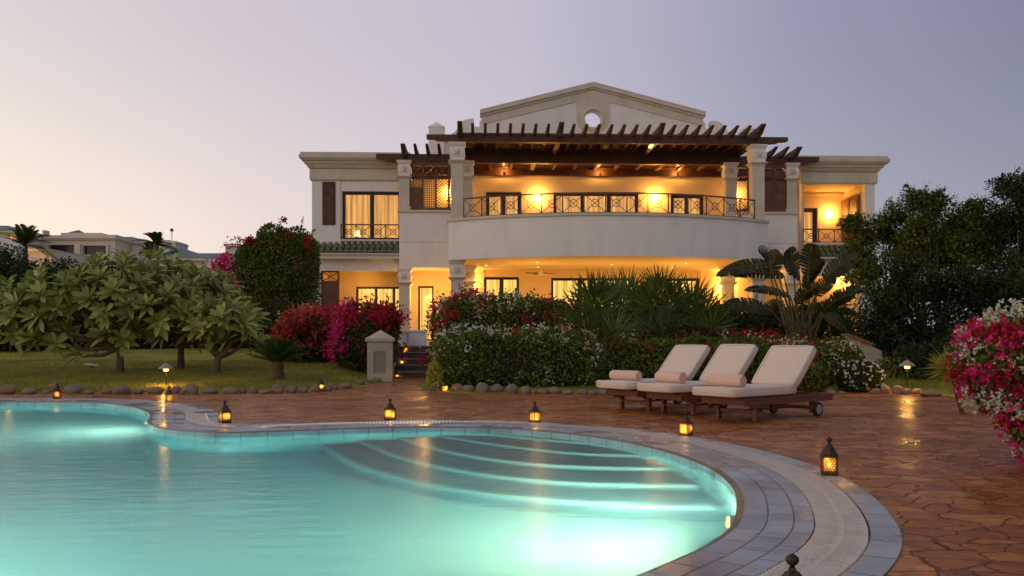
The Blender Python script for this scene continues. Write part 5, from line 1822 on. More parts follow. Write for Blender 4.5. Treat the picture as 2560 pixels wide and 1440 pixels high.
# ------------------------------------------------------------------ dark trees on the right
def leafy_tree(label, px, d, blobs, size, leafm, seed, twigs=40, name='dark_tree', dens=1.0, fl=None):
    g0 = wpos(px, d)
    root = thing(name, label, 'tree', g0, 0, 'trees right of the villa')
    o = np.array(g0); lv = Leaves(); b = MB(); mb = MB()
    b.tube([(0, 0, -.2), (.05, 0, .8), (0, 0, 1.4)], [.16, .13, .10], 9)
    fl_ = Leaves()
    for (qx, qy, rx, rz) in blobs:
        c = np.array(P(qx, qy, d + rnd.uniform(-.4, .4))) - o
        n = int(3200 * max(rx * rz, .12) * dens / (size / .09) ** 2 * 2.4)
        # clumps: small lumps on the blob skin
        nc = max(16, int(26 * rx * rz * 5))
        cc, cn = box_shell(nc, c, (rx, rx * .8, rz), 2.1, .12, int(qx), .75)
        k = rs.randint(0, nc, n)
        rr = .26 * rs.rand(n) ** .4
        dd = rdir(n)
        pos = cc[k] + dd * rr[:, None] * np.array([1.15, 1, .75])
        sz = size * rs.uniform(.6, 1.35, n)
        lv.leaves(pos, unit(dd + rdir(n) * .8 + np.array([0, 0, -.25])), unit(dd + np.array([0, 0, .8])), sz, sz * .5)
        core_mesh(mb, c, (rx * .8, rx * .6, rz * .8), 2.1, .52)
        b.tube([(0, 0, .75), tuple(c * .4 + np.array([0, 0, .3])), tuple(c * .8)], [.05, .035, .012], 6)
        for _ in range(twigs // len(blobs) + 1):
            j = rs.randint(0, nc)
            if cn[j][2] < .1: continue
            h_ = rs.uniform(.2, .55); dv = unit((cn[j] + np.array([rs.normal() * .3, 0, .9]))[None])[0]
            m_ = 34; t = rs.rand(m_) ** .8
            bend = np.array([rs.normal() * .15, 0, -.1])
            q = cc[j] + dv * (h_ * t)[:, None] + bend * (t ** 2)[:, None]
            lv.leaves(q + rdir(m_) * .03, unit(rdir(m_) + np.array([0, 0, -.5])), rdir(m_), size * .9, size * .42)
            b.tube([tuple(c * .8), tuple(cc[j]), tuple(cc[j] + dv * h_)], [.010, .007, .003], 4)
        if fl is not None and rs.rand() < .8:
            k = rs.randint(0, nc, 60); blossoms(60, cc[k] + rdir(60) * .25, cn[k], .07, fl_, 0)
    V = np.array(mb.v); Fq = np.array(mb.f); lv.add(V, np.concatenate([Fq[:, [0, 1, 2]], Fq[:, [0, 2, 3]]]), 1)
    b.build('trunk', M['bark'], root, smooth=True)
    lv.build('crown', [M[leafm], M['inner']], root)
    if fl_.V: fl_.build('blossom', M[fl], root)
    return root


leafy_tree('dark round tree reaching across the right end of the villa', 2215, 25.0, [(2215, 585, .62, .55), (2160, 600, .38, .4), (2130, 560, .16, .12), (2250, 540, .45, .35), (2180, 680, .75, .6), (2280, 620, .8, .7), (2140, 640, .3, .4)], .10, 'leaf_olive', 1, 46)
leafy_tree('spreading dark tree with feathery top in the middle of the right hand trees', 2350, 23.5, [(2335, 530, .42, .40), (2390, 560, .6, .55), (2300, 580, .5, .5), (2420, 600, .6, .6), (2350, 650, .8, .6), (2290, 500, .22, .22), (2340, 500, .16, .16), (2435, 520, .3, .25), (2440, 640, .9, .6), (2380, 610, .9, .55), (2470, 570, .5, .5)], .095, 'leaf_olive', 2, 50)
leafy_tree('tallest dark tree at the right edge of the garden', 2545, 22.5, [(2545, 490, .42, .48), (2520, 560, .5, .6), (2480, 610, .45, .5), (2570, 620, .6, .8), (2530, 700, .7, .6), (2515, 465, .16, .14), (2600, 520, .5, .6)], .095, 'leaf_dark', 3, 40)
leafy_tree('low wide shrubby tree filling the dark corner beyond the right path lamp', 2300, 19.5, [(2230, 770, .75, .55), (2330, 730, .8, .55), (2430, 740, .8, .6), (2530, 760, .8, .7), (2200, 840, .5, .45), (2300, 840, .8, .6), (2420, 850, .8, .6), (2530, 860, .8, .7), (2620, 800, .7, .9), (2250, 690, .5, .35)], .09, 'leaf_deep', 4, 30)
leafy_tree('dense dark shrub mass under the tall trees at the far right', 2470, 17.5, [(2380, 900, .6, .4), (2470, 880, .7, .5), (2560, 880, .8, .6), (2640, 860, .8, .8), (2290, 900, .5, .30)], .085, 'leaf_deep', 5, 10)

# ------------------------------------------------------------------ dark garden edge on the left, far trees and palms
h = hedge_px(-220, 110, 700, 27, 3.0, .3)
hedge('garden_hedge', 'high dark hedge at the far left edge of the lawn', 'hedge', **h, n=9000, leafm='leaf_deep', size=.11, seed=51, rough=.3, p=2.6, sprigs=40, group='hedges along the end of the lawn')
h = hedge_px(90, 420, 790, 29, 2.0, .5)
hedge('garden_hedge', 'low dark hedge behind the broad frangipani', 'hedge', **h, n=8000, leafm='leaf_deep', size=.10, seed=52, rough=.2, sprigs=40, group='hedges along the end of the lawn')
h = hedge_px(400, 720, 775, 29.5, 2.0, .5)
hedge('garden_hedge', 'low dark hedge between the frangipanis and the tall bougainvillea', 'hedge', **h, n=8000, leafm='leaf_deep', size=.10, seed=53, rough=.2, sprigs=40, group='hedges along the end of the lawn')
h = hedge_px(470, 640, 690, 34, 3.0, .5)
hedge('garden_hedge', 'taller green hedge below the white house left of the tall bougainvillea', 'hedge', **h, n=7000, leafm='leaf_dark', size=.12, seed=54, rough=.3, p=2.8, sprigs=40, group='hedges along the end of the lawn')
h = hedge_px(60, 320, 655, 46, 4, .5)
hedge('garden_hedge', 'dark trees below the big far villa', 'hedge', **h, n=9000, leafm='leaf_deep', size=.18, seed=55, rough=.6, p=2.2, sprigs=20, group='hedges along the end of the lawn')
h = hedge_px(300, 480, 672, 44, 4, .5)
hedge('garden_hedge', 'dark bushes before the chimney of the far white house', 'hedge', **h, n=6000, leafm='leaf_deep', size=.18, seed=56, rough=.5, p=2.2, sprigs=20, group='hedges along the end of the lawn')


def feather_palm(label, px, py, d, Rl, nf, seed):
    g0 = wpos(px, d, .5); top = np.array(P(px, py, d)) - np.array(g0)
    root = thing('feather_palm', label, 'palm', g0, 0, 'far palms on the left')
    b = MB(); b.tube([(0, 0, -.2), (.05, 0, top[2] * .5), tuple(top)], [.22, .17, .15], 8); b.build('trunk', M['bark'], root)
    lv = Leaves(); r_ = random.Random(seed); mb = MB()
    for k in range(nf):
        frond(lv, top, k * 2.4, R(r_.uniform(-10, 75)), Rl, 26, Rl * .32, .06, .35, mb, .03, .2)
    lv.build('crown', M['leaf_dark'], root); mb.build('rib', M['leaf_dark'], root)


feather_palm('dark feather palm between the far villa and the chimney', 392, 612, 62, 1.5, 15, 1)
feather_palm('dark feather palm at the far left beside the lit house', 62, 612, 50, 1.7, 16, 2)
feather_palm('small low feather palm behind the far roofs', 375, 628, 66, 1.1, 12, 3)
leafy_tree('loose dark conifer like tree before the gabled house at the left edge', 12, 30, [(8, 690, .5, .7), (15, 640, .3, .5), (-20, 720, .8, .6), (60, 720, .6, .5)], .11, 'leaf_deep', 8, 20, name='garden_tree')
leafy_tree('leafy dark tree between the far left palm and the frangipanis', 110, 33, [(60, 690, .7, .7), (140, 690, .9, .5), (20, 760, 1.0, .8), (100, 760, 1.0, .7)], .12, 'leaf_deep', 9, 20, name='garden_tree')

# small potted palm in the loggia of the left wing
c = HO + EX * lx_(868, WINGY + .6) + EY * (WINGY + .6)
root = thing('potted_palm', 'small dark palm standing in the loggia of the left wing', 'palm', (c.x, c.y, FL))
b = MB(); b.lathe([(.16, 0), (.22, .35), (.24, .4), (.2, .4)], 16); b.build('pot', M['roof_green'], root)
lv = Leaves(); mb = MB()
for k in range(18): frond(lv, np.array([0, 0, .5]), k * 2.4, R(rnd.uniform(30, 85)), .95, 22, .28, .03, .35, mb, .012, .2)
lv.build('crown', M['leaf_dark'], root); mb.build('rib', M['leaf_dark'], root)

# ------------------------------------------------------------------ far houses
M['far_wall'] = mat('far_plaster', (.66, .58, .48), .8, .08, .5)
M['far_white'] = mat('far_white_plaster', (.70, .66, .62), .8, .06, .5)
M['far_dark'] = mat('far_window_glass', (.02, .02, .022), .15, .1, 2)


def fbox(mb, x0, x1, yt, yb_, d, dep=4.0, out=0.0):
    mb.box(pxx(x0, d) - 0, pxx(x1, d), d - out, d + dep, zat(yb_, d), zat(yt, d))


D0 = 92.0
hv = thing('far_villa', 'big cream villa with two dark loggias and parapets on the far left skyline', 'villa', (pxx(190, D0), D0, .6))
def loc(o, parts):
    """shift a mesh given in world coordinates into its parent's frame"""
    for q in parts:
        q.data.transform(Matrix.Translation(-Vector(o.location)))
b = MB()
wall(pxx(102, D0), pxx(288, D0), .3, zat(597, D0), D0, .5, [(pxx(121, D0), pxx(185, D0), zat(640, D0), zat(612, D0)), (pxx(207, D0), pxx(265, D0), zat(640, D0), zat(614, D0))], b)
b.box(pxx(102, D0), pxx(288, D0), D0 + .51, D0 + 8, .3, zat(597, D0)); 
w1 = b.build('wall', M['far_wall'], hv)
b = MB(); b.box(pxx(97, D0), pxx(293, D0), D0 - .4, D0 + 8.2, zat(597, D0), zat(589, D0)); b.box(pxx(100, D0), pxx(290, D0), D0 - .2, D0 + 8.1, zat(600.5, D0), zat(597.2, D0)); w2 = b.build('cornice', M['far_wall'], hv)
b = MB(); fbox(b, 117, 285, 637, 640, D0, .2, .15); fbox(b, 190, 203, 611, 640, D0, .2, .3); fbox(b, 112, 117, 611, 640, D0, .2, .3); fbox(b, 268, 273, 611, 640, D0, .2, .3); w3 = b.build('pillar', M['far_wall'], hv)
b = MB(); fbox(b, 106, 112, 575, 589, D0 + 1, 1); w4 = b.build('chimney', M['far_wall'], hv)
b = MB(); fbox(b, 152, 253, 582, 589.5, D0 + 4, 4); fbox(b, 245, 262, 585, 590, D0 + 3, 2); fbox(b, 252, 291, 587, 592, D0 + 4, 4); w5 = b.build('parapet', M['far_wall'], hv)
b = MB(); x0, x1 = pxx(172, D0 + 7), pxx(210, D0 + 7); z0, z1 = zat(586, D0 + 7), zat(573.5, D0 + 7)
b.add([(x0, D0 + 6, z0), (x1, D0 + 6, z0), (x1, D0 + 9, z0), (x0, D0 + 9, z0), ((x0 + x1) / 2, D0 + 7.5, z1)], [(0, 1, 4), (1, 2, 4), (2, 3, 4), (3, 0, 4), (3, 2, 1, 0)]); w6 = b.build('roof', M['roof_far'], hv)
ws = []
for (x0, x1) in ((121, 185), (207, 265)):
    b = MB(); fbox(b, x0, x1, 612, 640, D0 + .45, .05); w = b.build('window', M['far_dark'], hv); ws.append(w)
loc(hv, [w1, w2, w3, w4, w5, w6] + ws)


def hip_house(label, d, body, roof, base=.3, extra=(), group='far houses on the left', wallm='far_white', parts=()):
    """body (x0,x1,ytop), roof (xe0, xe1, yeave, xr0, xr1, yridge)"""
    o = thing('far_house', label, 'house', (pxx((body[0] + body[1]) / 2, d), d, .5), 0, group)
    L_ = []
    b = MB(); b.box(pxx(body[0], d), pxx(body[1], d), d, d + 9, base, zat(body[2], d)); 
    for q in extra: fbox(b, *q)
    L_.append(b.build('wall', M[wallm], o))
    b = MB(); e0, e1, ye, r0, r1, yr = roof
    x0, x1, z0 = pxx(e0, d), pxx(e1, d), zat(ye, d); dr = d + 5; xa, xb, z1 = pxx(r0, dr), pxx(r1, dr), zat(yr, dr)
    b.add([(x0, d - .6, z0), (x1, d - .6, z0), (x1, d + 10, z0), (x0, d + 10, z0), (xa, dr, z1), (xb, dr, z1)], [(0, 1, 5, 4), (1, 2, 5), (2, 3, 4, 5), (3, 0, 4), (3, 2, 1, 0)])
    L_.append(b.build('roof', M['roof_far'], o))
    b = MB(); b.box(x0 + .05, x1 - .05, d - .5, d + 9.6, z0 - .22, z0 - .003); L_.append(b.build('eaves_band', M['far_wall'], o))
    for (nm, q, mm) in parts:
        b = MB(); fbox(b, *q); L_.append(b.build(nm, M[mm], o))
    loc(o, L_)
    return o


hip_house('long pale house with green roof right of the big far villa', 96, (285, 372, 604), (281, 378, 604, 288, 330, 592), parts=[('window', (293, 296, 619, 628, 95.9, .2), 'far_dark')])
hip_house('white house with green hipped roof and square roof tower before the far palm', 60, (382, 545, 647), (373, 520, 645, 452, 458, 621), extra=[(520, 620, 664, 700, 58, 5)], parts=[('roof_tower', (392, 439, 602, 633, 66, 2.5), 'far_white'), ('tower_cap', (391, 440, 605, 607.5, 65.9, 2.7), 'far_white')])
hip_house('low green roofed wing half hidden by the tall bougainvillea', 66, (480, 640, 655), (478, 660, 656, 470, 620, 633))
hip_house('small white block house beyond the low green roof', 84, (563, 602, 611), (562, 603, 611, 580, 585, 609), parts=[('window', (569, 572, 618, 623, 83.9, .2), 'far_dark')])
hip_house('cream house with lit attic windows cut by the left edge', 88, (-90, 57, 577), (-96, 60, 577, -40, 20, 564), wallm='far_wall', parts=[('window', (26, 31, 590, 597, 87.9, .2), 'curtain'), ('window', (36, 41, 590, 597, 87.9, .2), 'curtain')])
hip_house('low wall house with a warm lamp under its porch at the far left', 72, (52, 128, 622), (50, 130, 622, 80, 100, 617), wallm='far_wall', parts=[('porch_wall', (52, 105, 656, 672, 71.5, .3), 'far_wall')])
lp = P(60, 661, 71)
warm(lp + Vector((0, -.2, 0)), 160, .1, None, name='porch_light')
o = thing('porch_lamp', 'glowing round lamp on the porch of the far left house', 'lamp', lp)
b = MB(); b.lathe([(.02, -.2), (.16, -.12), (.2, 0), (.16, .12), (.02, .2)], 12); b.build('globe', M['bulb'], o, smooth=True)
b = MB(); b.box(-.05, .05, .1, .5, -.03, .03); b.build('bracket', M['bronze'], o)
hs = thing('gabled_house', 'white gabled wall of a close house cut by the left edge', 'house', (pxx(-60, 40), 40, .4))
b = MB(); pr = [(pxx(-200, 40), .3), (pxx(41, 40), .3), (pxx(41, 40), zat(618, 40)), (pxx(4, 40), zat(598, 40)), (pxx(-90, 40), zat(570, 40)), (pxx(-200, 40), zat(600, 40))]
b.prism_xz(pr, 40, 40.5); w = b.build('wall', M['far_white'], hs)
b = MB(); b.bar((pxx(43, 40), 40.25, zat(617, 40)), (pxx(4, 40), 40.25, zat(597, 40)), .7, .1, up=(0, 0, 1)); w2 = b.build('roof', M['far_white'], hs)
loc(hs, [w, w2])
o = thing('lamp_mast', 'thin mast with a box lamp rising behind the square roof tower', 'mast', (pxx(429.5, 70), 70, .5))
b = MB(); b.tube([(0, 0, 0), (0, 0, zat(578, 70) - .5)], .04, 6); b.build('pole', M['steel'], o)
b = MB(); z = zat(575, 70) - .5; b.bbox(-.1, .1, -.1, .1, z - .12, z + .12, .02); b.build('lamp_head', M['far_dark'], o)

# white garden wall with tiled slope at the right
o = thing('garden_wall', 'low sloping white garden wall with reddish coping under the dark trees', 'wall', (pxx(2165, 19), 19, .1))
b = MB(); b.prism_xz([(pxx(2118, 19), 0), (pxx(2205, 19), 0), (pxx(2205, 19), zat(878, 19)), (pxx(2160, 19), zat(856, 19)), (pxx(2118, 19), zat(840, 19))], 19, 19.25)
w = b.build('wall', M['pillar'], o)
b = MB(); b.bar((pxx(2116, 19), 19.12, zat(836, 19)), (pxx(2172, 19), 19.12, zat(858, 19)), .4, .06, up=(0, 0, 1)); w2 = b.build('coping', mat('red_tile_coping', (.20, .09, .05), .6, .3, 8), o)
loc(o, [w, w2])

# ------------------------------------------------------------------ lanterns
M['amber'] = None
m, n, l = newmat('amber_frosted_glass')
out = n.new('ShaderNodeOutputMaterial'); t = n.new('ShaderNodeBsdfTranslucent'); t.inputs[0].default_value = (1, .62, .2, 1)
tp = n.new('ShaderNodeBsdfTransparent'); tp.inputs[0].default_value = (1, .8, .5, 1)
ms = n.new('ShaderNodeMixShader'); ms.inputs[0].default_value = .45; l.new(t.outputs[0], ms.inputs[1]); l.new(tp.outputs[0], ms.inputs[2]); l.new(ms.outputs[0], out.inputs[0])
M['amber'] = m
M['flame'] = emit('candle_flame', (1.0, .66, .25), 22)


def lantern_parts(root, pierced=True):
    w = .048     # half width
    b = MB(); b.bbox(-w - .006, w + .006, -w - .006, w + .006, 0, .022, .003); b.bbox(-w + .002, w - .002, -w + .002, w - .002, .0225, .03, .002); b.build('base', M['bronze'], root)
    b = MB()
    for sx in (-1, 1):
        for sy in (-1, 1): b.box(sx * w - .005, sx * w + .005, sy * w - .005, sy * w + .005, .0225, .13)
    b.bbox(-w - .008, w + .008, -w - .008, w + .008, .1305, .139, .002)
    fr_ = b.build('frame', M['bronze'], root)
    for k in range(4):
        Mx = Matrix.Rotation(R(90) * k, 4, 'Z')
        g_ = MB(); vs = [(-w + .005, -w + .004, .03), (w - .005, -w + .004, .03), (w - .005, -w + .004, .13), (-w + .005, -w + .004, .13)]
        g_.add([Mx @ Vector(v) for v in vs], [(0, 1, 2, 3)]); pn = g_.build('glass_pane', M['amber'], root)
        p = MB()
        # pierced sheet: rings on a staggered grid
        rr = .0088; z = .039; row = 0; x_ = w - .005
        while z < .125:
            xx = -w + .0135 + (rr if row % 2 else 0)
            while xx < w - .008:
                n_ = 10; vs = []
                for ra in (rr * 1.1, rr * .70):
                    for q in range(n_):
                        a = 2 * math.pi * q / n_; vs.append((min(x_, max(-x_, xx + ra * math.cos(a))), -w, min(.13, max(.029, z + ra * math.sin(a)))))
                p.add([Mx @ Vector(v) for v in vs], [(q, (q + 1) % n_, n_ + (q + 1) % n_, n_ + q) for q in range(n_)])
                xx += rr * 2
            z += rr * 1.74; row += 1
        for a_, c_, z0, z1 in ((-x_, x_, .118, .13), (-x_, x_, .0225, .032), (-x_, -x_ + .006, .032, .118), (x_ - .006, x_, .032, .118)):
            vs = [(a_, -w - .001, z0), (c_, -w - .001, z0), (c_, -w - .001, z1), (a_, -w - .001, z1)]
            p.add([Mx @ Vector(v) for v in vs], [(0, 1, 2, 3)])
        p.build('pierced_sheet', M['bronze'], pn)
    b = MB(); b.lathe([(w + .014, .139), (w + .013, .144), (w + .004, .152), (w - .003, .165), (w - .014, .185), (w - .026, .200), (.012, .206), (.010, .214)], 6, rot=R(30)); b.build('dome', M['bronze'], root)
    b = MB(); b.lathe([(.009, .213), (.007, .220), (.016, .226), (.021, .236), (.019, .245), (.010, .252), (.004, .256)], 14); b.build('finial', M['bronze'], root, smooth=True)
    b = MB(); b.lathe([(.02, .03), (.02, .052)], 14); cd = b.build('candle', M['candle'], root)
    b = MB(); b.lathe([(.002, .053), (.008, .060), (.009, .068), (.005, .078), (.001, .086)], 10); b.build('flame', M['flame'], cd, smooth=True)


LG = 'brass candle lanterns standing about the pool and stairs'
lan = [  # px, base py, height px, rotation, label, z
    (2073, 1187, 95, -16, 'large pierced lantern on the outer tiles nearest the big bougainvillea', 0.0),
    (1715, 1088, 60, 45, 'pierced lantern on the paving in front of the loungers', 0.0),
    (1337, 1056, 53, 40, 'pierced lantern at the grating in the middle, left of the lounger lantern', 0.0),
    (975, 1050, 54, -14, 'pierced lantern at the grating before the path to the stairs', 0.0),
    (562, 1057, 57, 40, 'pierced lantern beside the dark wet patch near the curl of the coping', 0.0),
    (422, 1006, 41, 40, 'dark lantern on the curl of the coping under the left path lamp', 0.0),
    (143, 997, 40, 20, 'leftmost lantern at the edge of the pool', 0.0),
    (803, 977, 33, 30, 'lantern by the edging stones below the cycad', 0.0),
    (1113, 979, 27, 40, 'lantern among the stones at the corner of the green hedge', 0.0)]
first = None
for (px, py, hp, rz, lab, z) in lan:
    p = G(px, py)
    s_ = hp * p.y / F / .256
    o = thing('candle_lantern', lab, 'lantern', p, R(rz), LG)
    if first is None:
        lantern_parts(o); first = o
    else:
        for ch in first.children:
            if ch.type != 'LIGHT': copy_tree(ch, o)
    o.scale = (s_, s_, s_)
extra = [((.845, 2.63, 0), 1.0, 20, 'nearest lantern, only its knob showing at the bottom edge'),
         ((sx0 + .19, STAIR_Y + .06 + .9, .6), .92, 10, 'lantern on the highest lit step, its roof showing'),
         ((sx0 + .16, STAIR_Y + .12 + .30, .3), .80, 10, 'small lantern on the middle steps'),
         ((sx0 + .12, STAIR_Y - .16, 0), .80, 10, 'small lantern on the paving at the stair foot')]
for (p, s_, rz, lab) in extra:
    o = thing('candle_lantern', lab, 'lantern', p, R(rz), LG)
    for ch in first.children: copy_tree(ch, o)
    o.scale = (s_,) * 3
for o in [q for q in scene.objects if q.name.startswith('candle_lantern')]:
    s_ = o.scale.x
    w_ = warm((0, 0, .072), 9 * max(s_, 1.0) * s_, .008, o, col=(1, .58, .18), name='candle_light')

# ------------------------------------------------------------------ path lamps
M['lampcap'] = mat('pale_copper_cap', (.34, .26, .20), .5, .2, 20, .2, 60, metal=.3)
def path_lamp(label, px, py_base, hpx, d=None, head=1.0, power=20):
    p = G(px, py_base) if d is None else Vector((pxx(px, d), d, gz(pxx(px, d), d)))
    hh = hpx * p.y / F
    o = thing('path_lamp', label, 'garden lamp', p, R(12), 'garden path lamps')
    b = MB(); b.tube([(0, 0, -.05), (0, 0, hh - .1)], .011, 8); b.lathe([(.035, 0), (.03, .03), (.012, .05)], 10); b.build('stem', M['bronze'], o)
    b = MB(); b.lathe([(.135 * head, hh - .10), (.128 * head, hh - .09), (.07 * head, hh - .035), (.015, hh), (.004, hh + .01)], 10); b.build('cap', M['lampcap'], o)
    b = MB(); b.lathe([(.03, hh - .145), (.045, hh - .135), (.045, hh - .105)], 14); b.build('bulb', M['bulb'], o)
    warm((0, 0, hh - .16), power, .04, o, name='path_light')
    return o


path_lamp('shaded path lamp among yellow stones before the dark shrubs on the right', 2268, 984, 84, power=20)
path_lamp('glowing path lamp on the lawn edge behind the curl of the pool', 415, 974, 66, power=42)
# small far garden lights
for (px, py, d, lab) in ((26, 832, 26.5, 'tiny garden light under the dark hedge at the far left'), (625, 831, 25.5, 'tiny garden light behind the small frangipani')):
    g_ = Vector((pxx(px, d), d, gz(pxx(px, d), d))); hh = zat(py, d) - g_.z
    o = thing('garden_light', lab, 'garden lamp', g_, 0, 'tiny garden lights on the far lawn')
    b = MB(); b.tube([(0, 0, 0), (0, 0, max(hh - .03, .05))], .015, 6); b.build('stem', M['bronze'], o)
    b = MB(); b.lathe([(.03, hh - .03), (.045, hh), (.02, hh + .03)], 8); b.build('lens', M['bulb'], o)
    warm((0, -.1, hh), 4, .03, o, name='garden_light_glow')

# ------------------------------------------------------------------ loungers
def pillow_box(mb, L0, L1, W, T, M4, nx=14, ny=8, puff=.012, r=.03):
    """soft cushion: rounded slab, slightly domed"""
    vs = []; prof = []
    import itertools
    def sup(u): return math.copysign(abs(u) ** .35, u)
    n, m_ = 32, 9
    for i in range(m_ + 1):
        ph = -math.pi / 2 + math.pi * i / m_
        cz, sz_ = math.cos(ph), math.sin(ph)
        for k in range(n):
            t = 2 * math.pi * k / n
            ct, st_ = math.cos(t), math.sin(t)
            # rounded rectangle in plan
            q = max(abs(ct), abs(st_)); 
            px_, py_ = ct / q, st_ / q
            rr = (1 - .035 * (min(abs(px_), abs(py_)) ** 8))
            x = (L0 + L1) / 2 + (L1 - L0) / 2 * px_ * rr - math.copysign(r, px_) * (1 - cz ** .5)
            y = W / 2 * py_ * rr - math.copysign(r, py_) * (1 - cz ** .5)
            z = T / 2 * sup(sz_)
            vs.append(M4 @ Vector((x, y, z + T / 2)))
    fs = [(i * n + k, i * n + (k + 1) % n, (i + 1) * n + (k + 1) % n, (i + 1) * n + k) for i in range(m_) for k in range(n)]
    mb.add(vs, fs)
    # domed top and bottom sheets
    b0 = len(mb.v)
    I = Matrix.Identity(4)
    gx_, gy_ = nx, ny
    vs = []
    for top in (1,):
        for i in range(gx_ + 1):
            for j in range(gy_ + 1):
                u, v = i / gx_, j / gy_
                x = L0 + r * 1.05 + (L1 - L0 - 2.1 * r) * u; y = -W / 2 + r * 1.05 + (W - 2.1 * r) * v
                z = T - .004 + puff * (math.sin(math.pi * u) * math.sin(math.pi * v)) ** .5
                vs.append(M4 @ Vector((x, y, z)))
    mb.add(vs, [(i * (gy_ + 1) + j, (i + 1) * (gy_ + 1) + j, (i + 1) * (gy_ + 1) + j + 1, i * (gy_ + 1) + j + 1) for i in range(gx_) for j in range(gy_)])
    mb.add([M4 @ Vector((x, y, T * .5)) for x, y in ((L0 + r, -W / 2 + r), (L1 - r, -W / 2 + r), (L1 - r, W / 2 - r), (L0 + r, W / 2 - r))], [(0, 1, 2, 3)])


def make_lounger(o, back=47.0):
    """+x runs from the foot to the head; origin under the foot end"""
    W = .56; zf = .235
    b = MB()
    for s_ in (-1, 1): b.bbox(.18, 1.86, s_ * W / 2 - .018, s_ * W / 2 + .018, zf - .055, zf + .03, .004)
    for x in (.18, 1.82): b.bbox(x, x + .035, -W / 2 + .019, W / 2 - .019, zf - .05, zf + .025, .004)
    # deep apron behind the front legs
    for s_ in (-1, 1): b.bbox(.30, .62, s_ * W / 2 - .0165, s_ * W / 2 + .0165, zf - .085, zf - .0555, .004)
    b.build('frame', M['teak'], o)
    b = MB(); x = .07
    while x < 1.10: b.bbox(x, x + .055, -W / 2 + .0, W / 2 - .0, zf + .031, zf + .047, .003); x += .072
    b.build('slat_deck', M['teak'], o)
    hx = 1.12; A = R(back)
    Mb = Matrix.Translation((hx, 0, zf + .03)) @ Matrix.Rotation(-A, 4, 'Y')
    b = MB()
    for s_ in (-1, 1): b.bbox(0, .60, s_ * (W / 2 - .035) - .016, s_ * (W / 2 - .035) + .016, -.002, .03, .003, Mb)
    x = .02
    while x < .55: b.bbox(x, x + .055, -W / 2 + .052, W / 2 - .052, .0, .016, .003, Mb); x += .075
    b.build('backrest_frame', M['teak'], o)
    b = MB(); tip = Mb @ Vector((.42, 0, 0))
    for s_ in (-1, 1): b.bar((tip.x, s_ * .17, tip.z), (tip.x + .16, s_ * .17, zf), .02, .03)
    b.build('prop', M['teak'], o)
    for s_ in (-1, 1):
        b = MB(); b.bbox(.40, .46, s_ * W / 2 - .05 if s_ > 0 else s_ * W / 2 - .0, (s_ * W / 2 if s_ > 0 else s_ * W / 2 + .05), 0, zf - .056, .005); b.build('leg', M['teak'], o)
        b = MB(); b.bbox(1.47, 1.52, s_ * W / 2 - .05 if s_ > 0 else s_ * W / 2, (s_ * W / 2 if s_ > 0 else s_ * W / 2 + .05), .045, zf - .056, .005); b.build('leg', M['teak'], o)
        b = MB()
        Mw = Matrix.Translation((1.53, s_ * (W / 2 + .028), .088)) @ Matrix.Rotation(R(90), 4, 'X')
        t = MB(); t.lathe([(.055, -.02), (.080, -.02), (.088, -.014), (.088, .014), (.080, .02), (.055, .02)], 28)
        b.add([Mw @ Vector(v) for v in t.v], t.f); wh = b.build('wheel', M['rubber'], o, smooth=False)
        b = MB(); t = MB(); t.lathe([(.056, -.0215), (.056, .0215)], 24); t.lathe([(.018, -.026), (.018, .026)], 12); b.add([Mw @ Vector(v) for v in t.v], t.f); b.build('hub', M['steel'], wh)
    b = MB(); b.tube([(1.53, -W / 2, .088), (1.53, W / 2, .088)], .008, 8); b.bbox(1.46, 1.48, -W / 2 + .05, W / 2 - .05, .09, .13, .003); b.build('axle', M['teak'], o)
    b = MB(); b.bar((.43, 0, .10), (1.5, 0, .10), .022, .022); b.bbox(.42, .445, -W / 2 + .051, W / 2 - .051, .085, .12, .003); b.build('stretcher', M['teak'], o)
    b = MB(); pillow_box(b, 0.0, hx + .03, W + .05, .10, Matrix.Translation((0, 0, zf + .046))); b.build('seat_cushion', M['cloth'], o, smooth=True)
    b = MB(); pillow_box(b, .05, .67, W + .05, .10, Mb @ Matrix.Translation((0, 0, .032))); b.build('back_cushion', M['cloth'], o, smooth=True)
    # sewn seam round the cushion
    b = MB(); x1, yy, z = hx, W / 2 + .0262, zf + .088
    loop = [(-.003, yy - .03, z), (-.003, -yy + .03, z), (.02, -yy, z), (x1, -yy, z)]
    b.tube(loop, .003, 5); b.tube([(p[0], -p[1], p[2]) for p in loop[2:]] + [(-.003, yy - .03, z)], .003, 5); b.build('piping', M['cloth'], o)


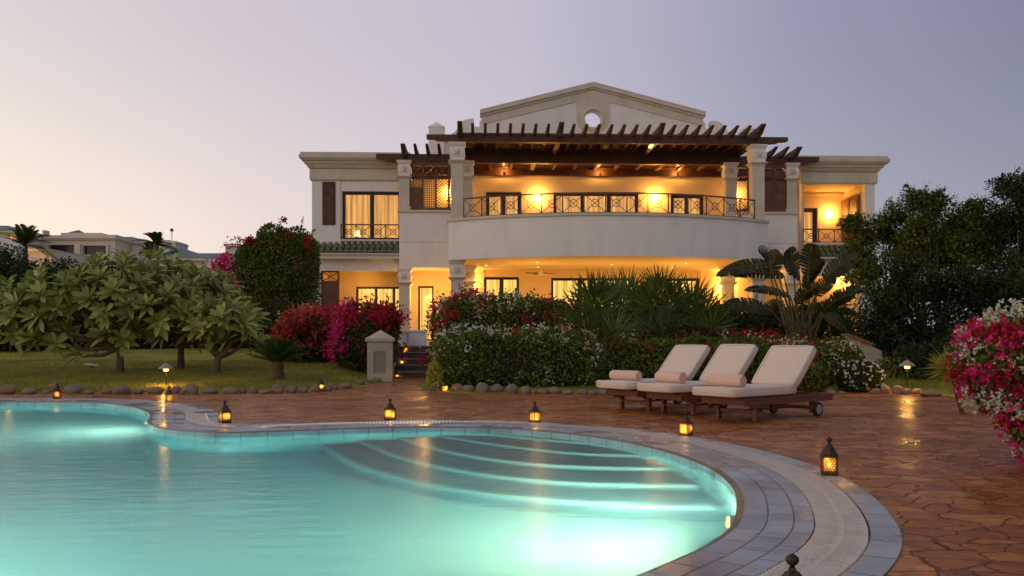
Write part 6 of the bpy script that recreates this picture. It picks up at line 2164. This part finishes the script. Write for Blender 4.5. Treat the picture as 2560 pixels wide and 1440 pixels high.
def towel(label, lou, x, rzj, flat=1.0):
    """rolled towel lying across a lounger seat"""
    q = lou.matrix_world @ Vector((x, 0, 0)) if False else None
    c, s_ = math.cos(lou.rotation_euler.z), math.sin(lou.rotation_euler.z)
    p = Vector((lou.location.x + c * x, lou.location.y + s_ * x, .235 + .046 + .10 + .004))
    o = thing('rolled_towel', label, 'towel', p, lou.rotation_euler.z + rzj, 'pink towels rolled up on the loungers')
    r = .066; b = MB(); ny_ = 18; turns = 2.6; ns_ = 60
    # spiral cross-section extruded across
    pts = []
    for k in range(ns_ + 1):
        a = 2 * math.pi * turns * k / ns_; rr = .012 + (r - .012) * k / ns_
        pts.append((rr * math.cos(a), rr * math.sin(a) * flat + r * flat))
    half = .235
    vs = []
    for y in np.linspace(-half, half, 9):
        e = .004 * math.sin(y * 40); ins = .012 * max(0, (abs(y) / half) ** 6)
        for (px_, pz_) in pts: vs.append((px_ * (1 - ins * 2) + e * .3, y, pz_ + e * .2))
    n_ = len(pts)
    b.add(vs, [(i * n_ + k, i * n_ + k + 1, (i + 1) * n_ + k + 1, (i + 1) * n_ + k) for i in range(8) for k in range(n_ - 1)])
    # thick rounded outer skin and closed ends set just inside
    rr_ = r * 1.05
    vs = []; m_ = 26; ysk = [-half, -half + .008, -half + .02, -half + .1, 0, half - .1, half - .02, half - .008, half]; rk = [.86, .95, 1, 1.01, 1.0, 1.01, 1, .95, .86]
    for y, kk in zip(ysk, rk):
        for q_ in range(m_):
            a = 2 * math.pi * q_ / m_; vs.append((rr_ * kk * math.cos(a), y, max(.0, rr_ * kk * math.sin(a) * flat + r * flat)))
    b.add(vs, [(i * m_ + q_, i * m_ + (q_ + 1) % m_, (i + 1) * m_ + (q_ + 1) % m_, (i + 1) * m_ + q_) for i in range(8) for q_ in range(m_)])
    for y in (-half + .006, half - .006):
        vs = [(0, y, r * flat)] + [(rr_ * .9 * math.cos(2 * math.pi * k / m_), y, rr_ * .9 * math.sin(2 * math.pi * k / m_) * flat + r * flat) for k in range(m_)]
        b.add(vs, [(0, 1 + k, 1 + (k + 1) % m_) for k in range(m_)])
    b.build('roll', M['towel'], o, smooth=True)


lo_l = []
for (px, py, deg, lab) in ((1889, 1054, 37.5, 'right lounger, whole in view, one wheel showing, without a towel behind it'), (1734, 1038.5, 33.0, 'middle lounger between the two others'), (1623, 1026.5, 35.5, 'left lounger, farthest from the right path lamp')):
    A = G(px, py); a = R(deg); c, s_ = math.cos(a), math.sin(a)
    # A is the near front leg, at local (.43, -.255)
    x0 = A.x - (c * .43 + s_ * .255); y0 = A.y - (s_ * .43 - c * .255)
    o = thing('sun_lounger', lab.replace(', without a towel behind it', ''), 'sun lounger', (x0, y0, 0), a, 'wooden loungers with cream cushions')
    make_lounger(o, 47 if not lo_l else (49 if len(lo_l) == 1 else 47)); lo_l.append(o)
towel('pink rolled towel on the right lounger', lo_l[0], .24, R(2))
towel('pink rolled towel on the middle lounger', lo_l[1], .30, R(-4))
towel('flatter pink rolled towel on the left lounger', lo_l[2], .26, R(4), .92)

# ------------------------------------------------------------------ edging stones
def stone_obj(px, pyb, wpx, hpx, m, label, seed):
    p = G(px, pyb); r_ = np.random.RandomState(seed)
    W, Hh = wpx * p.y / F / 2 * .92, hpx * p.y / F * .95
    nu, nv = 18, 12; vs = []
    k = r_.uniform(-1, 1, (5, 3)) * 2.2; ph = r_.uniform(0, 6, 5)
    for i in range(nv + 1):
        a = math.pi * i / nv
        for j in range(nu):
            t = 2 * math.pi * j / nu
            d = np.array([math.sin(a) * math.cos(t), math.sin(a) * math.sin(t), math.cos(a)])
            f = 1 + .10 * sum(math.sin(d @ k[q] * 1.3 + ph[q]) for q in range(5)) / 2
            vs.append((d[0] * W * f, d[1] * W * .8 * f, d[2] * Hh * .62 * f + Hh * .40))
    b = MB(); b.add(vs, [(i * nu + j, (i + 1) * nu + j, (i + 1) * nu + (j + 1) % nu, i * nu + (j + 1) % nu) for i in range(nv) for j in range(nu)])
    o = b.build('edging_stone', M[m], None, smooth=True)
    o.location = (p.x, p.y + W * .5, 0)
    tag(o, label, 'stone', 'stones edging the planting')
    return o


shape = ['round', 'low flat', 'pointed', 'long smooth', 'squat', 'domed', 'angular', 'small']
left_st = [(12, 985, 46, 22), (66, 985, 40, 14), (112, 984, 20, 10), (132, 976, 34, 20), (178, 984, 50, 24), (222, 985, 24, 11), (262, 984, 30, 12), (302, 985, 44, 22), (345, 984, 30, 12), (385, 984, 44, 18), (437, 983, 30, 20), (477, 984, 36, 26), (455, 985, 16, 12), (520, 984, 46, 13), (573, 984, 42, 17), (605, 983, 20, 12),
           (632, 983, 28, 19), (663, 984, 30, 10), (692, 983, 36, 22), (728, 982, 32, 18), (756, 981, 28, 14), (786, 979, 24, 17), (820, 977, 26, 16), (838, 974, 18, 10), (862, 971, 34, 13), (900, 962, 24, 12), (922, 958, 18, 10), (940, 955, 24, 12), (963, 949, 22, 17), (975, 944, 14, 10)]
mid_st = [(1078, 967, 26, 22), (1092, 974, 28, 20), (1112, 975, 20, 14), (1143, 978, 34, 18), (1170, 980, 34, 17), (1206, 981, 34, 26), (1242, 981, 34, 20), (1280, 982, 34, 24), (1314, 983, 32, 18), (1334, 983, 18, 10), (1358, 984, 30, 12), (1387, 984, 34, 18), (1420, 985, 34, 10), (1458, 986, 28, 14), (1485, 986, 22, 10), (1512, 987, 34, 14)]
right_st = [(2080, 986, 24, 12), (2105, 985, 18, 8), (2190, 984, 22, 14), (2216, 984, 26, 20), (2248, 985, 34, 22), (2270, 986, 24, 15), (2296, 985, 30, 14), (2330, 991, 56, 14)]
words_near = {'l': ('beside the lawn', ['left of the first lantern', 'under the broad frangipani', 'left of the left path lamp', 'right of the left path lamp', 'below the small frangipani', 'below the cycad', 'where the path bends', 'at the gate pillar']),
              'm': ('before the green hedge', ['at the hedge corner', 'by the hedge corner lantern', 'mid hedge', 'nearing the loungers']),
              'r': ('on the right', ['behind the right lounger', 'by the periwinkles', 'under the path lamp', 'beyond the path lamp'])}
ordn = ['first', 'second', 'third', 'fourth', 'fifth']
def put_stones(lst, key, mm):
    base, spots = words_near[key]; n_ = len(lst); cnt = {}
    for i, (px, py, w, hh) in enumerate(lst):
        sp = spots[min(len(spots) - 1, int(i * len(spots) / n_))]
        c = cnt.get(sp, 0); cnt[sp] = c + 1
        look = 'tall' if hh / w > .7 else ('flat' if hh / w < .4 else 'rounded')
        lab = f'{look} edging stone {base}, {ordn[c]} from the left {sp}'
        stone_obj(px, py, w, hh, mm if i % 3 else 'pebble_b', lab, i * 7 + len(key) + ord(key))
put_stones(left_st, 'l', 'pebble'); put_stones(mid_st, 'm', 'pebble'); put_stones(right_st, 'r', 'pebble_b')

# dark wet patch by the curl, flat white lid on the lawn, drain knobs
p = G(515, 1031)
o = thing('skimmer_lid', 'dark round skimmer lid in the paving by the curl of the coping', 'lid', (p.x, p.y, -.003))
b = MB(); b.lathe([(.16, .0), (.16, .004), (.15, .006)], 28); b.build('rim', M['steel'], o)
b = MB(); b.lathe([(.145, .0061), (.14, .009)], 28); b.build('cover', M['channel'], o)
d_ = 20.5; p = Vector((pxx(228, d_), d_, gz(pxx(228, d_), d_)))
o = thing('flood_light', 'small flat white garden floodlight on the lawn under the broad frangipani', 'garden lamp', p, R(10))
b = MB(); b.bbox(-.15, .15, -.08, .08, .05, .085, .01, Matrix.Rotation(R(8), 4, 'Y')); b.build('housing', M['far_white'], o)
b = MB(); b.tube([(0, 0, -.03), (0, 0, .055)], .02, 8); b.build('stand', M['bronze'], o)
# fallen petals and grass blades
n_ = 60; lv = Leaves(); X = rs.uniform(-9, -3.5, n_); Y = rs.uniform(16, 22, n_)
Z = ground_z(X, Y) + .015
lv.leaves(np.c_[X, Y, Z], unit(np.c_[rs.normal(size=(n_, 2)), np.zeros(n_)]), np.tile([[0, 0, 1.0]], (n_, 1)), .045, .03)
tag(lv.build('fallen_petals', M['fl_white']), 'fallen white petals scattered on the lawn', 'petals', kind='stuff')
n_ = 90; lv = Leaves(); X = 3.55 + rs.normal(size=n_) * .35; Y = 5.9 + rs.normal(size=n_) * .45
lv.leaves(np.c_[X, Y, np.full(n_, .004)], unit(np.c_[rs.normal(size=(n_, 2)), np.zeros(n_) + .1]), np.tile([[0, 0, 1.0]], (n_, 1)), .032, .024)
tag(lv.build('fallen_bracts', M['fl_pink']), 'fallen magenta bracts on the paving under the big bougainvillea', 'petals', kind='stuff')
n_ = 60000; lv = Leaves()
X = rs.uniform(-14, -2.9, n_); Y = 14.3 + 9 * rs.rand(n_) ** 1.6
sd = poly_dist(X, Y, DECK); k = sd > .12; X, Y = X[k], Y[k]; Z = ground_z(X, Y) - .005
m_ = len(X); D = unit(np.c_[rs.normal(size=(m_, 2)) * .5, np.ones(m_)])
lv.leaves(np.c_[X, Y, Z], D, rdir(m_), rs.uniform(.03, .06, m_), .008)
X = rs.uniform(6.5, 13, 16000); Y = rs.uniform(13.5, 19, 16000)
sd = poly_dist(X, Y, DECK); k = sd > .12; X, Y = X[k], Y[k]; Z = ground_z(X, Y) - .005; m_ = len(X)
lv.leaves(np.c_[X, Y, Z], unit(np.c_[rs.normal(size=(m_, 2)) * .5, np.ones(m_)]), rdir(m_), rs.uniform(.03, .06, m_), .008)
M['blade'] = leafmat('grass_blade', (.11, .12, .012), (.32, .30, .05), .6, .3)
tag(lv.build('grass', M['blade']), 'short grass blades of the lawn', 'grass', kind='stuff')
